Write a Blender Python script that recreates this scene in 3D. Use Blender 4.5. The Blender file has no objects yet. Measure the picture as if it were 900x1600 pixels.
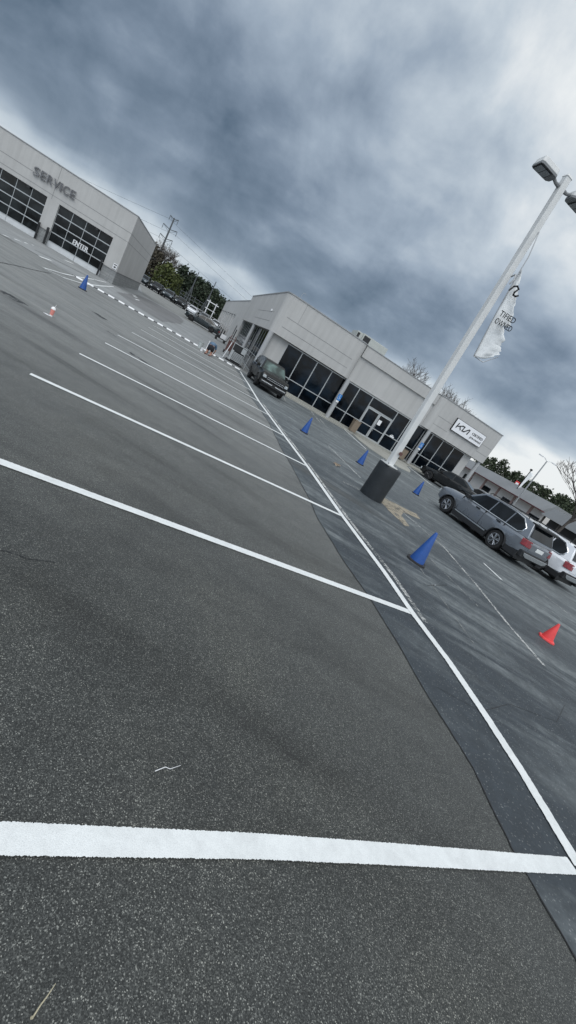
import bpy, bmesh, math, random
from mathutils import Vector, Matrix
R = math.radians
random.seed(7)
scene = bpy.context.scene
COL = scene.collection

# ------------------------------------------------------------------ helpers
def hz(x, y):
    """gentle rise of the lot away from its middle"""
    return 0.0115 * min(max(math.hypot(x, y) - 28.0, 0.0), 82.0)

class MB:
    def __init__(s): s.v = []; s.f = []; s.m = []; s.mi = 0
    def add(s, vs, fs):
        o = len(s.v); s.v += [tuple(v) for v in vs]
        for f in fs: s.f.append(tuple(i + o for i in f)); s.m.append(s.mi)
        return s
    def box(s, a, b, rz=0.0, piv=None):
        x0, y0, z0 = a; x1, y1, z1 = b
        vs = [(x0,y0,z0),(x1,y0,z0),(x1,y1,z0),(x0,y1,z0),(x0,y0,z1),(x1,y0,z1),(x1,y1,z1),(x0,y1,z1)]
        if rz:
            p = piv or ((x0+x1)/2, (y0+y1)/2); c, q = math.cos(rz), math.sin(rz)
            vs = [(p[0]+(x-p[0])*c-(y-p[1])*q, p[1]+(x-p[0])*q+(y-p[1])*c, z) for x, y, z in vs]
        return s.add(vs, [(0,3,2,1),(4,5,6,7),(0,1,5,4),(1,2,6,5),(2,3,7,6),(3,0,4,7)])
    def hexa(s, vs):
        return s.add(vs, [(0,3,2,1),(4,5,6,7),(0,1,5,4),(1,2,6,5),(2,3,7,6),(3,0,4,7)])
    def prism(s, pts, fa, fb):
        """pts 2-D outline; fa, fb map (u,v) to the two ends"""
        n = len(pts)
        s.add([fa(*p) for p in pts] + [fb(*p) for p in pts],
              [tuple(range(n))[::-1], tuple(range(n, 2*n))] + [(i, (i+1) % n, (i+1) % n + n, i+n) for i in range(n)])
        return s
    def tube(s, pts, rad, n=6, cap=True):
        pts = [Vector(p) for p in pts]
        rad = rad if isinstance(rad, (list, tuple)) else [rad]*len(pts)
        vs = []; prev = None
        for i, p in enumerate(pts):
            d = (pts[min(i+1, len(pts)-1)] - pts[max(i-1, 0)])
            if d.length < 1e-9: d = Vector((0,0,1))
            d.normalize()
            if prev is None:
                a = d.orthogonal().normalized()
                if abs(d.z) < .9: a = d.cross(Vector((0,0,1))).normalized()
            else:
                a = prev - d * prev.dot(d)
                a = a.normalized() if a.length > 1e-6 else d.orthogonal().normalized()
            prev = a; b = d.cross(a)
            for k in range(n):
                t = 2*math.pi*k/n
                vs.append(p + (a*math.cos(t) + b*math.sin(t))*rad[i])
        fs = []
        for i in range(len(pts)-1):
            for k in range(n):
                fs.append((i*n+k, i*n+(k+1) % n, (i+1)*n+(k+1) % n, (i+1)*n+k))
        if cap:
            fs.append(tuple(range(n))[::-1]); fs.append(tuple((len(pts)-1)*n+k for k in range(n)))
        return s.add(vs, fs)
    def lathe(s, prof, n=24, c=(0,0,0), axis='z'):
        vs = []
        for r, h in prof:
            for k in range(n):
                t = 2*math.pi*k/n
                if axis == 'z': vs.append((c[0]+r*math.cos(t), c[1]+r*math.sin(t), c[2]+h))
                else: vs.append((c[0]+r*math.cos(t), c[1]+h, c[2]-r*math.sin(t)))
        fs = []
        for i in range(len(prof)-1):
            for k in range(n):
                fs.append((i*n+k, i*n+(k+1) % n, (i+1)*n+(k+1) % n, (i+1)*n+k))
        fs.append(tuple(range(n))[::-1]); fs.append(tuple((len(prof)-1)*n+k for k in range(n)))
        return s.add(vs, fs)
    def build(s, name, mat, parent=None, bevel=0.0, smooth=False, loc=None, segs=2, ang=40):
        me = bpy.data.meshes.new(name); me.from_pydata(s.v, [], s.f)
        mats = mat if isinstance(mat, list) else [mat]
        for m in mats: me.materials.append(m)
        if len(mats) > 1:
            for p, i in zip(me.polygons, s.m): p.material_index = i
        me.update()
        bm = bmesh.new(); bm.from_mesh(me); bmesh.ops.remove_doubles(bm, verts=bm.verts, dist=1e-5)
        bmesh.ops.recalc_face_normals(bm, faces=bm.faces)
        if smooth:
            for f in bm.faces: f.smooth = True
            for e in bm.edges:
                if len(e.link_faces) == 2 and e.calc_face_angle(0) > R(ang): e.smooth = False
        bm.to_mesh(me); bm.free()
        o = bpy.data.objects.new(name, me); COL.objects.link(o)
        if parent: o.parent = parent
        if loc: o.location = loc
        if bevel:
            b = o.modifiers.new('bevel', 'BEVEL'); b.width = bevel; b.segments = segs; b.limit_method = 'ANGLE'; b.angle_limit = R(35)
            b.harden_normals = False
        return o

def tag(o, label, cat, group=None, kind=None):
    if label: o['label'] = label
    if cat: o['category'] = cat
    if group: o['group'] = group
    if kind: o['kind'] = kind
    return o
def thing(name, label, cat, loc=(0,0,0), rz=0.0, group=None):
    o = bpy.data.objects.new(name, None); COL.objects.link(o); o.empty_display_size = .2
    o.location = loc; o.rotation_euler = (0, 0, rz)
    return tag(o, label, cat, group)
def copy_tree(o, parent=None):
    c = o.copy(); COL.objects.link(c)
    if parent: c.parent = parent
    for ch in [x for x in bpy.data.objects if x.parent == o]: copy_tree(ch, c)
    return c

# ------------------------------------------------------------------ materials
def nt(name):
    m = bpy.data.materials.new(name); m.use_nodes = True
    t = m.node_tree; b = t.nodes['Principled BSDF']
    return m, t, b
def N(t, kind, **kw):
    n = t.nodes.new(kind)
    for k, v in kw.items():
        if k in n.inputs: n.inputs[k].default_value = v
        else: setattr(n, k, v)
    return n
def ramp(t, stops, src):
    n = t.nodes.new('ShaderNodeValToRGB'); e = n.color_ramp.elements
    while len(e) < len(stops): e.new(.5)
    for el, (p, c) in zip(e, stops):
        el.position = p; el.color = (c, c, c, 1) if not isinstance(c, tuple) else (*c, 1)
    t.links.new(src, n.inputs[0]); return n
def mixc(t, f, a, b, mode='MIX'):
    n = t.nodes.new('ShaderNodeMix'); n.data_type = 'RGBA'; n.blend_type = mode
    for i, v in ((0, f), (6, a), (7, b)):
        if hasattr(v, 'links'): t.links.new(v, n.inputs[i])
        else: n.inputs[i].default_value = v if i == 0 else (*v, 1)
    return n.outputs[2]
def simple(name, col, rough=.6, metal=0, var=.08, scale=3.0, bump=0.0, bscale=60, coat=0, spec=.5):
    m, t, b = nt(name)
    tc = N(t, 'ShaderNodeTexCoord')
    n = N(t, 'ShaderNodeTexNoise', Scale=scale, Detail=6.0, Roughness=.6); t.links.new(tc.outputs['Object'], n.inputs['Vector'])
    r = ramp(t, [(.3, tuple(c*(1-var) for c in col)), (.7, tuple(min(1, c*(1+var)) for c in col))], n.outputs['Fac'])
    t.links.new(r.outputs[0], b.inputs['Base Color'])
    b.inputs['Roughness'].default_value = rough; b.inputs['Metallic'].default_value = metal
    b.inputs['Specular IOR Level'].default_value = spec
    if coat: b.inputs['Coat Weight'].default_value = coat; b.inputs['Coat Roughness'].default_value = .04
    if bump:
        n2 = N(t, 'ShaderNodeTexNoise', Scale=bscale, Detail=4.0); t.links.new(tc.outputs['Object'], n2.inputs['Vector'])
        bp = N(t, 'ShaderNodeBump', Strength=bump, Distance=.01); t.links.new(n2.outputs['Fac'], bp.inputs['Height']); t.links.new(bp.outputs[0], b.inputs['Normal'])
    return m

def asphalt_old():
    m, t, b = nt('asphalt_coarse'); L = t.links.new
    tc = N(t, 'ShaderNodeTexCoord'); co = tc.outputs['Object']
    v = N(t, 'ShaderNodeTexVoronoi', Scale=250.0); L(co, v.inputs['Vector'])
    sep = N(t, 'ShaderNodeSeparateColor'); L(v.outputs['Color'], sep.inputs[0])
    v2 = N(t, 'ShaderNodeTexVoronoi', Scale=125.0); L(co, v2.inputs['Vector'])
    sep2 = N(t, 'ShaderNodeSeparateColor'); L(v2.outputs['Color'], sep2.inputs[0])
    big = N(t, 'ShaderNodeTexNoise', Scale=.55, Detail=5.0, Roughness=.6); L(co, big.inputs['Vector'])
    mid = N(t, 'ShaderNodeTexNoise', Scale=4.0, Detail=8.0, Roughness=.65); L(co, mid.inputs['Vector'])
    base = ramp(t, [(0, (.013,.015,.0145)), (.5, (.036,.039,.038)), (.82, (.070,.074,.071)), (.93, (.115,.12,.114)), (1, (.28,.285,.265))], sep.outputs[0])
    spk = ramp(t, [(.955, 0.0), (.985, 1.0)], sep2.outputs[1])
    near = ramp(t, [(.22, 1.0), (.34, 0.0)], v2.outputs['Distance'])
    mm = N(t, 'ShaderNodeMath', operation='MULTIPLY'); L(spk.outputs[0], mm.inputs[0]); L(near.outputs[0], mm.inputs[1])
    c1 = mixc(t, mm.outputs[0], base.outputs[0], (.42,.42,.38))
    bigr = ramp(t, [(.3, (.74,.76,.77)), (.5, (1.0,1.0,.99)), (.7, (1.3,1.27,1.2))], big.outputs['Fac'])
    midr = ramp(t, [(.25, .84), (.5, 1.0), (.75, 1.14)], mid.outputs['Fac'])
    c2 = mixc(t, 1.0, c1, bigr.outputs[0], 'MULTIPLY'); c3 = mixc(t, 1.0, c2, midr.outputs[0], 'MULTIPLY')
    # long soft oil and tyre stains lying across the stalls
    mp = N(t, 'ShaderNodeMapping'); mp.inputs['Rotation'].default_value = (0, 0, R(-26)); mp.inputs['Scale'].default_value = (.22, 1.2, 1); L(co, mp.inputs[0])
    st = N(t, 'ShaderNodeTexNoise', Scale=1.3, Detail=6.0, Roughness=.55, Distortion=.4); L(mp.outputs[0], st.inputs['Vector'])
    str_ = ramp(t, [(.50, 1.0), (.60, .84), (.70, .58)], st.outputs['Fac']); c4 = mixc(t, 1.0, c3, str_.outputs[0], 'MULTIPLY')
    # paler with distance: the grazing sheen of the lot put into the colour
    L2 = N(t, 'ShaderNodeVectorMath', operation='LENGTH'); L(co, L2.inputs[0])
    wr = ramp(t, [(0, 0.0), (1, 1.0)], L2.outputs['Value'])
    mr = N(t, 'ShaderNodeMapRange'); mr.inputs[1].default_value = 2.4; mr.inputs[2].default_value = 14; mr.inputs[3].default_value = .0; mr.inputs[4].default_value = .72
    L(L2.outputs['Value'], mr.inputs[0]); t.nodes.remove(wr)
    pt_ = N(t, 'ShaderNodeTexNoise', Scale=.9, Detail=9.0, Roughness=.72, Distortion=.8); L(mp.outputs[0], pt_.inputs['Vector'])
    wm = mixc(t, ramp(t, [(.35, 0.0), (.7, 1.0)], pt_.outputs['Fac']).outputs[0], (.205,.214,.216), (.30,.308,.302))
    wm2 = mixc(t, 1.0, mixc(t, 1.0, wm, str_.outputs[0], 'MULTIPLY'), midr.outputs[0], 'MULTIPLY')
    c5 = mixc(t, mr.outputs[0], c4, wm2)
    L(c5, b.inputs['Base Color'])
    b.inputs['Roughness'].default_value = .74; b.inputs['Specular IOR Level'].default_value = .5
    bp = N(t, 'ShaderNodeBump', Strength=.55, Distance=.004); L(sep.outputs[0], bp.inputs['Height']); L(bp.outputs[0], b.inputs['Normal'])
    return m
def asphalt_seal():
    m, t, b = nt('asphalt_sealed'); L = t.links.new
    tc = N(t, 'ShaderNodeTexCoord'); co = tc.outputs['Object']
    fine = N(t, 'ShaderNodeTexNoise', Scale=90.0, Detail=6.0, Roughness=.7); L(co, fine.inputs['Vector'])
    mp = N(t, 'ShaderNodeMapping'); mp.inputs['Rotation'].default_value = (0, 0, R(-27)); mp.inputs['Scale'].default_value = (.16, 1.0, 1); L(co, mp.inputs[0])
    st = N(t, 'ShaderNodeTexNoise', Scale=1.6, Detail=9.0, Roughness=.62, Distortion=.6); L(mp.outputs[0], st.inputs['Vector'])
    big = N(t, 'ShaderNodeTexNoise', Scale=.42, Detail=5.0, Roughness=.6, Distortion=.5); L(co, big.inputs['Vector'])
    sc = N(t, 'ShaderNodeTexNoise', Scale=5.0, Detail=10.0, Roughness=.75); L(co, sc.inputs['Vector'])
    v = N(t, 'ShaderNodeTexVoronoi', Scale=110.0); L(co, v.inputs['Vector'])
    sep = N(t, 'ShaderNodeSeparateColor'); L(v.outputs['Color'], sep.inputs[0])
    base = ramp(t, [(.3, (.022,.029,.036)), (.7, (.038,.048,.058))], fine.outputs['Fac'])
    c1 = mixc(t, ramp(t, [(.955, 0.0), (1, .8)], sep.outputs[0]).outputs[0], base.outputs[0], (.2,.21,.21))
    worn = mixc(t, ramp(t, [(.3, 0.0), (.7, 1.0)], sc.outputs['Fac']).outputs[0], (.12,.138,.145), (.21,.23,.235))
    f1 = ramp(t, [(.45, 0.0), (.53, .55), (.62, 1.0)], st.outputs['Fac'])
    f2 = ramp(t, [(.38, .15), (.62, 1.0)], big.outputs['Fac'])
    mm = N(t, 'ShaderNodeMath', operation='MULTIPLY'); L(f1.outputs[0], mm.inputs[0]); L(f2.outputs[0], mm.inputs[1])
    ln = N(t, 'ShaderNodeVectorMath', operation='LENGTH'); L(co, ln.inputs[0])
    mr = N(t, 'ShaderNodeMapRange'); mr.inputs[1].default_value = 4; mr.inputs[2].default_value = 20; mr.inputs[3].default_value = -.1; mr.inputs[4].default_value = .42  # distance lift: grazing sheen painted into the colour, on top of the worn streaks
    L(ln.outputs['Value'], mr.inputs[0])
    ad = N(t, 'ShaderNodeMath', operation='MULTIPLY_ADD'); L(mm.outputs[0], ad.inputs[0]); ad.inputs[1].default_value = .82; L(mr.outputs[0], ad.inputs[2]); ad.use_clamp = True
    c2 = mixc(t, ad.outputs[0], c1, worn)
    midr = ramp(t, [(.3, .72), (.7, 1.3)], sc.outputs['Fac'])
    c3 = mixc(t, 1.0, c2, midr.outputs[0], 'MULTIPLY')
    br = N(t, 'ShaderNodeTexNoise', Scale=.33, Detail=4.0, Roughness=.5); L(mp.outputs[0], br.inputs['Vector'])
    c4 = mixc(t, ramp(t, [(.60, 0.0), (.72, .5)], br.outputs['Fac']).outputs[0], c3, (.075,.07,.058))
    L(c4, b.inputs['Base Color'])
    b.inputs['Roughness'].default_value = .68; b.inputs['Specular IOR Level'].default_value = .4
    bp = N(t, 'ShaderNodeBump', Strength=.35, Distance=.003); L(fine.outputs['Fac'], bp.inputs['Height']); L(bp.outputs[0], b.inputs['Normal'])
    return m
def pave(name, col, rough=.8):
    m, t, b = nt(name); L = t.links.new
    tc = N(t, 'ShaderNodeTexCoord'); co = tc.outputs['Object']
    n = N(t, 'ShaderNodeTexNoise', Scale=.5, Detail=8.0, Roughness=.65, Distortion=.4); L(co, n.inputs['Vector'])
    n2 = N(t, 'ShaderNodeTexNoise', Scale=40.0, Detail=6.0, Roughness=.7); L(co, n2.inputs['Vector'])
    a = ramp(t, [(.3, tuple(c*.8 for c in col)), (.7, tuple(c*1.2 for c in col))], n.outputs['Fac'])
    c = mixc(t, 1.0, a.outputs[0], ramp(t, [(.3, .8), (.7, 1.2)], n2.outputs['Fac']).outputs[0], 'MULTIPLY')
    L(c, b.inputs['Base Color']); b.inputs['Roughness'].default_value = rough; b.inputs['Specular IOR Level'].default_value = .35
    bp = N(t, 'ShaderNodeBump', Strength=.3, Distance=.004); L(n2.outputs['Fac'], bp.inputs['Height']); L(bp.outputs[0], b.inputs['Normal'])
    return m
def paint(name, col, cover, rough=.55, scale=30.0):
    """road paint; cover 1 = fresh, lower = flaked away"""
    m, t, b = nt(name); L = t.links.new
    tc = N(t, 'ShaderNodeTexCoord'); co = tc.outputs['Object']
    n = N(t, 'ShaderNodeTexNoise', Scale=scale, Detail=8.0, Roughness=.7); L(co, n.inputs['Vector'])
    n2 = N(t, 'ShaderNodeTexNoise', Scale=220.0, Detail=3.0); L(co, n2.inputs['Vector'])
    n3 = N(t, 'ShaderNodeTexNoise', Scale=2.0, Detail=4.0); L(co, n3.inputs['Vector'])
    c = mixc(t, 1.0, ramp(t, [(.3, tuple(x*.93 for x in col)), (.6, col)], n.outputs['Fac']).outputs[0], ramp(t, [(.35, .86), (.55, 1.0)], n2.outputs['Fac']).outputs[0], 'MULTIPLY')
    n4 = N(t, 'ShaderNodeTexNoise', Scale=5.0, Detail=8.0, Roughness=.75, Distortion=.6); L(co, n4.inputs['Vector'])
    c = mixc(t, 1.0, c, ramp(t, [(.42, 1.0), (.68, .86)], n4.outputs['Fac']).outputs[0], 'MULTIPLY')
    L(c, b.inputs['Base Color']); b.inputs['Roughness'].default_value = rough
    bp = N(t, 'ShaderNodeBump', Strength=.5, Distance=.003); L(n2.outputs['Fac'], bp.inputs['Height']); L(bp.outputs[0], b.inputs['Normal'])
    if cover < 1:
        ad = N(t, 'ShaderNodeMath', operation='ADD'); L(n.outputs['Fac'], ad.inputs[0]); 
        ms = N(t, 'ShaderNodeMath', operation='MULTIPLY_ADD'); L(n3.outputs['Fac'], ms.inputs[0]); ms.inputs[1].default_value = .5; ms.inputs[2].default_value = -.25; L(ms.outputs[0], ad.inputs[1])
        al = ramp(t, [(.62-cover*.35, 0.0), (.78-cover*.35, min(1, cover+.25))], ad.outputs[0])
        L(al.outputs[0], b.inputs['Alpha'])
    return m
def stucco(name, col):
    m, t, b = nt(name); L = t.links.new
    tc = N(t, 'ShaderNodeTexCoord'); co = tc.outputs['Object']
    n = N(t, 'ShaderNodeTexNoise', Scale=.5, Detail=8.0, Roughness=.6); L(co, n.inputs['Vector'])
    mp = N(t, 'ShaderNodeMapping'); mp.inputs['Scale'].default_value = (2.2, 2.2, .12); L(co, mp.inputs[0])
    sk = N(t, 'ShaderNodeTexNoise', Scale=1.5, Detail=6.0, Roughness=.6); L(mp.outputs[0], sk.inputs['Vector'])
    f = N(t, 'ShaderNodeTexNoise', Scale=120.0, Detail=4.0); L(co, f.inputs['Vector'])
    a = ramp(t, [(.3, tuple(c*.93 for c in col)), (.7, tuple(c*1.05 for c in col))], n.outputs['Fac'])
    c = mixc(t, 1.0, a.outputs[0], ramp(t, [(.3, .92), (.6, 1.02)], sk.outputs['Fac']).outputs[0], 'MULTIPLY')
    L(c, b.inputs['Base Color']); b.inputs['Roughness'].default_value = .85; b.inputs['Specular IOR Level'].default_value = .25
    bp = N(t, 'ShaderNodeBump', Strength=.25, Distance=.004); L(f.outputs['Fac'], bp.inputs['Height']); L(bp.outputs[0], b.inputs['Normal'])
    return m
def block():
    m, t, b = nt('concrete_block'); L = t.links.new
    tc = N(t, 'ShaderNodeTexCoord'); co = tc.outputs['Object']
    n = N(t, 'ShaderNodeTexNoise', Scale=14.0, Detail=10.0, Roughness=.8); L(co, n.inputs['Vector'])
    sp = N(t, 'ShaderNodeSeparateXYZ'); L(co, sp.inputs[0])
    ad = N(t, 'ShaderNodeMath', operation='ADD'); L(sp.outputs[0], ad.inputs[0]); L(sp.outputs[1], ad.inputs[1])
    cb = N(t, 'ShaderNodeCombineXYZ'); L(ad.outputs[0], cb.inputs[0]); L(sp.outputs[2], cb.inputs[1])
    br = N(t, 'ShaderNodeTexBrick', Scale=1.0); br.inputs['Brick Width'].default_value = .4; br.inputs['Row Height'].default_value = .2
    br.inputs['Mortar Size'].default_value = .008; br.inputs['Color1'].default_value = (.27,.28,.28,1); br.inputs['Color2'].default_value = (.22,.23,.235,1); br.inputs['Mortar'].default_value = (.17,.175,.18,1)
    L(cb.outputs[0], br.inputs['Vector'])
    c = mixc(t, 1.0, br.outputs['Color'], ramp(t, [(.3, .7), (.7, 1.25)], n.outputs['Fac']).outputs[0], 'MULTIPLY')
    L(c, b.inputs['Base Color']); b.inputs['Roughness'].default_value = .9
    bp = N(t, 'ShaderNodeBump', Strength=.6, Distance=.01); L(n.outputs['Fac'], bp.inputs['Height']); L(bp.outputs[0], b.inputs['Normal'])
    return m
def glass_dark(name, col=(.006,.010,.016), rough=.04, spec=.45):
    m, t, b = nt(name); L = t.links.new
    tc = N(t, 'ShaderNodeTexCoord'); co = tc.outputs['Object']
    n = N(t, 'ShaderNodeTexNoise', Scale=.9, Detail=4.0, Distortion=.6); L(co, n.inputs['Vector'])
    c = ramp(t, [(.42, tuple(x*.5 for x in col)), (.66, tuple(x*2.4 for x in col))], n.outputs['Fac'])
    L(c.outputs[0], b.inputs['Base Color'])
    b.inputs['Roughness'].default_value = rough; b.inputs['Specular IOR Level'].default_value = spec
    n2 = N(t, 'ShaderNodeTexNoise', Scale=1.4, Detail=2.0); L(co, n2.inputs['Vector'])
    bp = N(t, 'ShaderNodeBump', Strength=.12, Distance=.02); L(n2.outputs['Fac'], bp.inputs['Height']); L(bp.outputs[0], b.inputs['Normal'])
    return m
def carpaint(name, col, metal=.4, rough=.28, coat=1.0):
    m, t, b = nt(name); L = t.links.new
    tc = N(t, 'ShaderNodeTexCoord'); n = N(t, 'ShaderNodeTexNoise', Scale=900.0, Detail=2.0); L(tc.outputs['Object'], n.inputs['Vector'])
    d = N(t, 'ShaderNodeTexNoise', Scale=2.5, Detail=6.0); L(tc.outputs['Object'], d.inputs['Vector'])
    c = ramp(t, [(.35, tuple(x*.88 for x in col)), (.65, tuple(min(1, x*1.12) for x in col))], n.outputs['Fac'])
    L(c.outputs[0], b.inputs['Base Color']); b.inputs['Metallic'].default_value = metal
    rr = ramp(t, [(.3, rough*.8), (.7, rough*1.3)], d.outputs['Fac']); L(rr.outputs[0], b.inputs['Roughness'])
    b.inputs['Coat Weight'].default_value = coat; b.inputs['Coat Roughness'].default_value = .05
    b.inputs['Specular IOR Level'].default_value = .5 if coat > .6 else .25
    return m
def foliage(name, a, b_):
    m, t, b = nt(name); L = t.links.new
    tc = N(t, 'ShaderNodeTexCoord')
    n = N(t, 'ShaderNodeTexNoise', Scale=.9, Detail=5.0, Roughness=.7); L(tc.outputs['Object'], n.inputs['Vector'])
    c = ramp(t, [(.35, a), (.65, b_)], n.outputs['Fac']); L(c.outputs[0], b.inputs['Base Color'])
    b.inputs['Roughness'].default_value = .75; b.inputs['Specular IOR Level'].default_value = .2
    return m

M = dict(
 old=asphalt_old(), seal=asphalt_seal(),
 drive=pave('driveway_asphalt', (.24,.25,.255)), dark=pave('dark_asphalt', (.165,.168,.172)), pale=pave('worn_asphalt', (.20,.205,.20)),
 conc=pave('concrete', (.30,.30,.275), .85), tan=paint('sandy_dirt', (.31,.275,.215), .85, .9, 7.0), grass=foliage('verge_grass', (.05,.07,.03), (.09,.10,.05)),
 crack=simple('crack_filler', (.012,.013,.015), .7), stain=paint('oil_stain', (.018,.019,.021), .55, .6, 3.0), streak=paint('wet_streak', (.028,.030,.032), .12, .6, 2.0),
 fresh=paint('fresh_white_paint', (.76,.785,.79), 1.0), worn=paint('worn_white_paint', (.55,.56,.55), .62, .8, 22.0), ghost=paint('ghost_paint', (.36,.37,.36), .38, .8, 9.0),
 black_paint=paint('black_cover_paint', (.015,.016,.017), .95, .7),
 wall=stucco('grey_stucco', (.44,.44,.435)), wall2=stucco('light_grey_stucco', (.46,.46,.455)), cmu=block(),
 groove=simple('wall_joint', (.17,.172,.175), .9), coping=simple('metal_coping', (.30,.31,.32), .5, .3),
 frame=simple('anodised_frame', (.42,.44,.45), .4, .5, .05), glass=glass_dark('window_glass', (.003,.006,.010), .06, .16), glass2=glass_dark('garage_glass', (.008,.010,.011), .08, .2),
 door_panel=simple('white_door_panel', (.55,.57,.59), .5, 0, .06), black=simple('black_plastic', (.012,.013,.015), .5), blackm=simple('black_metal', (.015,.016,.018), .45, .2),
 column=simple('grey_column_paint', (.36,.37,.38), .55, 0, .06), polew=simple('off_white_pole_paint', (.62,.63,.63), .55, 0, .09, 2.0, .15, 30),
 signw=simple('sign_face_white', (.78,.79,.82), .35, 0, .02), signk=simple('sign_black', (.006,.007,.009), .5, 0, 0), letter=simple('brushed_letter', (.23,.235,.25), .5, .1, .06),
 blue=simple('blue_cone_plastic', (.012,.07,.28), .42, 0, .12, 8.0), coneb=simple('black_rubber', (.012,.012,.014), .7), red=simple('red_cone_plastic', (.74,.06,.06), .45, 0, .1, 8.0),
 signblue=simple('sign_blue', (.02,.18,.50), .4), white=simple('white_plastic', (.75,.76,.78), .4), bin_=simple('tan_bin', (.20,.16,.12), .8, 0, .2, 20),
 hvac=simple('hvac_sheet_metal', (.40,.42,.40), .6, .1, .08), steel=simple('galvanised_steel', (.38,.39,.40), .45, .6), tyre=simple('tyre_rubber', (.012,.012,.013), .8, 0, .2, 20, .3, 80),
 rim=simple('alloy_rim', (.35,.36,.38), .25, .9), rimd=simple('dark_alloy', (.04,.042,.045), .3, .7), cglass=glass_dark('car_glass', (.006,.008,.010), .06, .3),
 wglass=glass_dark('windscreen_glass', (.06,.09,.085), .12, .3), chrome=simple('satin_chrome', (.62,.64,.66), .18, .95, .03), clad=simple('black_cladding', (.014,.015,.017), .65),
 tail=simple('tail_lamp_red', (.17,.004,.009), .3, 0, .4, 14.0, coat=.3), head=simple('head_lamp_glass', (.5,.54,.56), .1, .3, coat=1), plate=simple('number_plate', (.70,.72,.72), .4),
 p_grey=carpaint('grey_blue_car_paint', (.185,.205,.235), .5), p_white=carpaint('white_car_paint', (.78,.80,.84), .0, .35), p_black=carpaint('black_car_paint', (.004,.005,.006), .0, .3, .45),
 p_olive=carpaint('black_green_car_paint', (.004,.005,.005), .0, .35, .25), p_silver=carpaint('silver_car_paint', (.32,.33,.34), .5), p_dark=carpaint('dark_teal_car_paint', (.012,.022,.028), .3),
 bark=simple('bark', (.075,.065,.058), .9, 0, .3, 12), trunk=simple('grey_bark', (.11,.10,.095), .9, 0, .25, 12), psteel=simple('weathered_pole_steel', (.10,.11,.12), .7, .2), wood=simple('weathered_pole_wood', (.11,.10,.09), .9, 0, .2, 4),
 leaf=foliage('spring_leaves', (.045,.06,.022), (.10,.115,.04)), pine=foliage('pine_needles', (.022,.036,.024), (.06,.075,.05)), evergreen=foliage('evergreen_leaves', (.028,.042,.026), (.07,.085,.05)),
 brush=foliage('winter_brush', (.05,.045,.035), (.09,.08,.06)),
 cloth=simple('banner_cloth', (.78,.80,.81), .8, 0, .06, 4), skin=simple('skin', (.48,.27,.20), .55, 0, .06), shirt=simple('blue_grey_shirt', (.10,.16,.24), .9, 0, .15, 10),
 shorts=simple('black_shorts', (.012,.013,.017), .9, 0, .15, 10), hair=simple('dark_hair', (.02,.015,.012), .8), shoe=simple('worn_shoe', (.14,.07,.06), .8),
 bucket=simple('translucent_bucket', (.42,.45,.45), .5), cupp=simple('pink_drink', (.75,.28,.24), .25, 0, .25, 40), cupw=simple('cup_clear_plastic', (.80,.80,.80), .25), paper=simple('paper_litter', (.62,.52,.42), .9, 0, .3, 30),
 twig=simple('dry_straw', (.42,.38,.27), .8, 0, .2, 50), mall=simple('mall_roof_metal', (.22,.23,.24), .6, .1, .1, .3), mallw=simple('mall_white_wall', (.62,.60,.58), .8, 0, .08, .4), brick=simple('pink_brick', (.34,.24,.22), .85, 0, .15, 3),
 redtrim=simple('red_trim', (.10,.03,.035), .6), redsign=simple('red_sign', (.55,.03,.03), .5), rust=simple('rusty_red_paint', (.11,.055,.05), .8, 0, .35, 9), slat=simple('cabinet_grey', (.36,.38,.39), .5, 0, .1),
 lens=simple('lamp_lens', (.16,.18,.20), .15, 0, .2, 20.0, coat=1), lampb=simple('lamp_housing_grey', (.20,.21,.22), .6), base=simple('black_painted_concrete', (.013,.017,.021), .5, 0, .25, 5, .5, 25),
)

# ------------------------------------------------------------------ camera
cam = bpy.data.cameras.new('Camera'); co = bpy.data.objects.new('Camera', cam); COL.objects.link(co)
Rv = Vector((0.85482461, 0.14464701, 0.4983494)); Uv = Vector((-0.51891703, 0.23828054, 0.82094306)); Fv = Vector((0, 0.96036432, -0.27874787))
co.matrix_world = Matrix(((Rv.x, Uv.x, -Fv.x, 0), (Rv.y, Uv.y, -Fv.y, 0), (Rv.z, Uv.z, -Fv.z, 1.9302), (0, 0, 0, 1)))
cam.sensor_fit = 'VERTICAL'; cam.sensor_height = 36; cam.lens = 36*676.406/1600; cam.clip_end = 4000; cam.clip_start = .02
scene.camera = co

# ------------------------------------------------------------------ light
SUN_EL, SUN_AZ = 52.0, 195.0     # azimuth from +Y towards +X
w = bpy.data.worlds.new('World'); scene.world = w; w.use_nodes = True; t = w.node_tree; L = t.links.new
bg = t.nodes['Background']; out = t.nodes['World Output']
sky = N(t, 'ShaderNodeTexSky', sky_type='NISHITA', sun_disc=False, sun_elevation=R(SUN_EL), sun_rotation=R(SUN_AZ), air_density=1.0, dust_density=2.0)
bg.inputs['Strength'].default_value = .1; L(sky.outputs[0], bg.inputs['Color'])
tc = N(t, 'ShaderNodeTexCoord'); sp = N(t, 'ShaderNodeSeparateXYZ'); L(tc.outputs['Generated'], sp.inputs[0])
def mth(op, a, b=None, c=None, clamp=False):
    n = t.nodes.new('ShaderNodeMath'); n.operation = op; n.use_clamp = clamp
    for i, v in enumerate((a, b, c)):
        if v is None: continue
        if hasattr(v, 'links'): L(v, n.inputs[i])
        else: n.inputs[i].default_value = v
    return n.outputs[0]
zc = mth('ADD', mth('MAXIMUM', sp.outputs[2], 0.0), .30)
px = mth('DIVIDE', sp.outputs[0], zc); py = mth('DIVIDE', sp.outputs[1], zc)
cb = N(t, 'ShaderNodeCombineXYZ'); L(px, cb.inputs[0]); L(py, cb.inputs[1])
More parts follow.
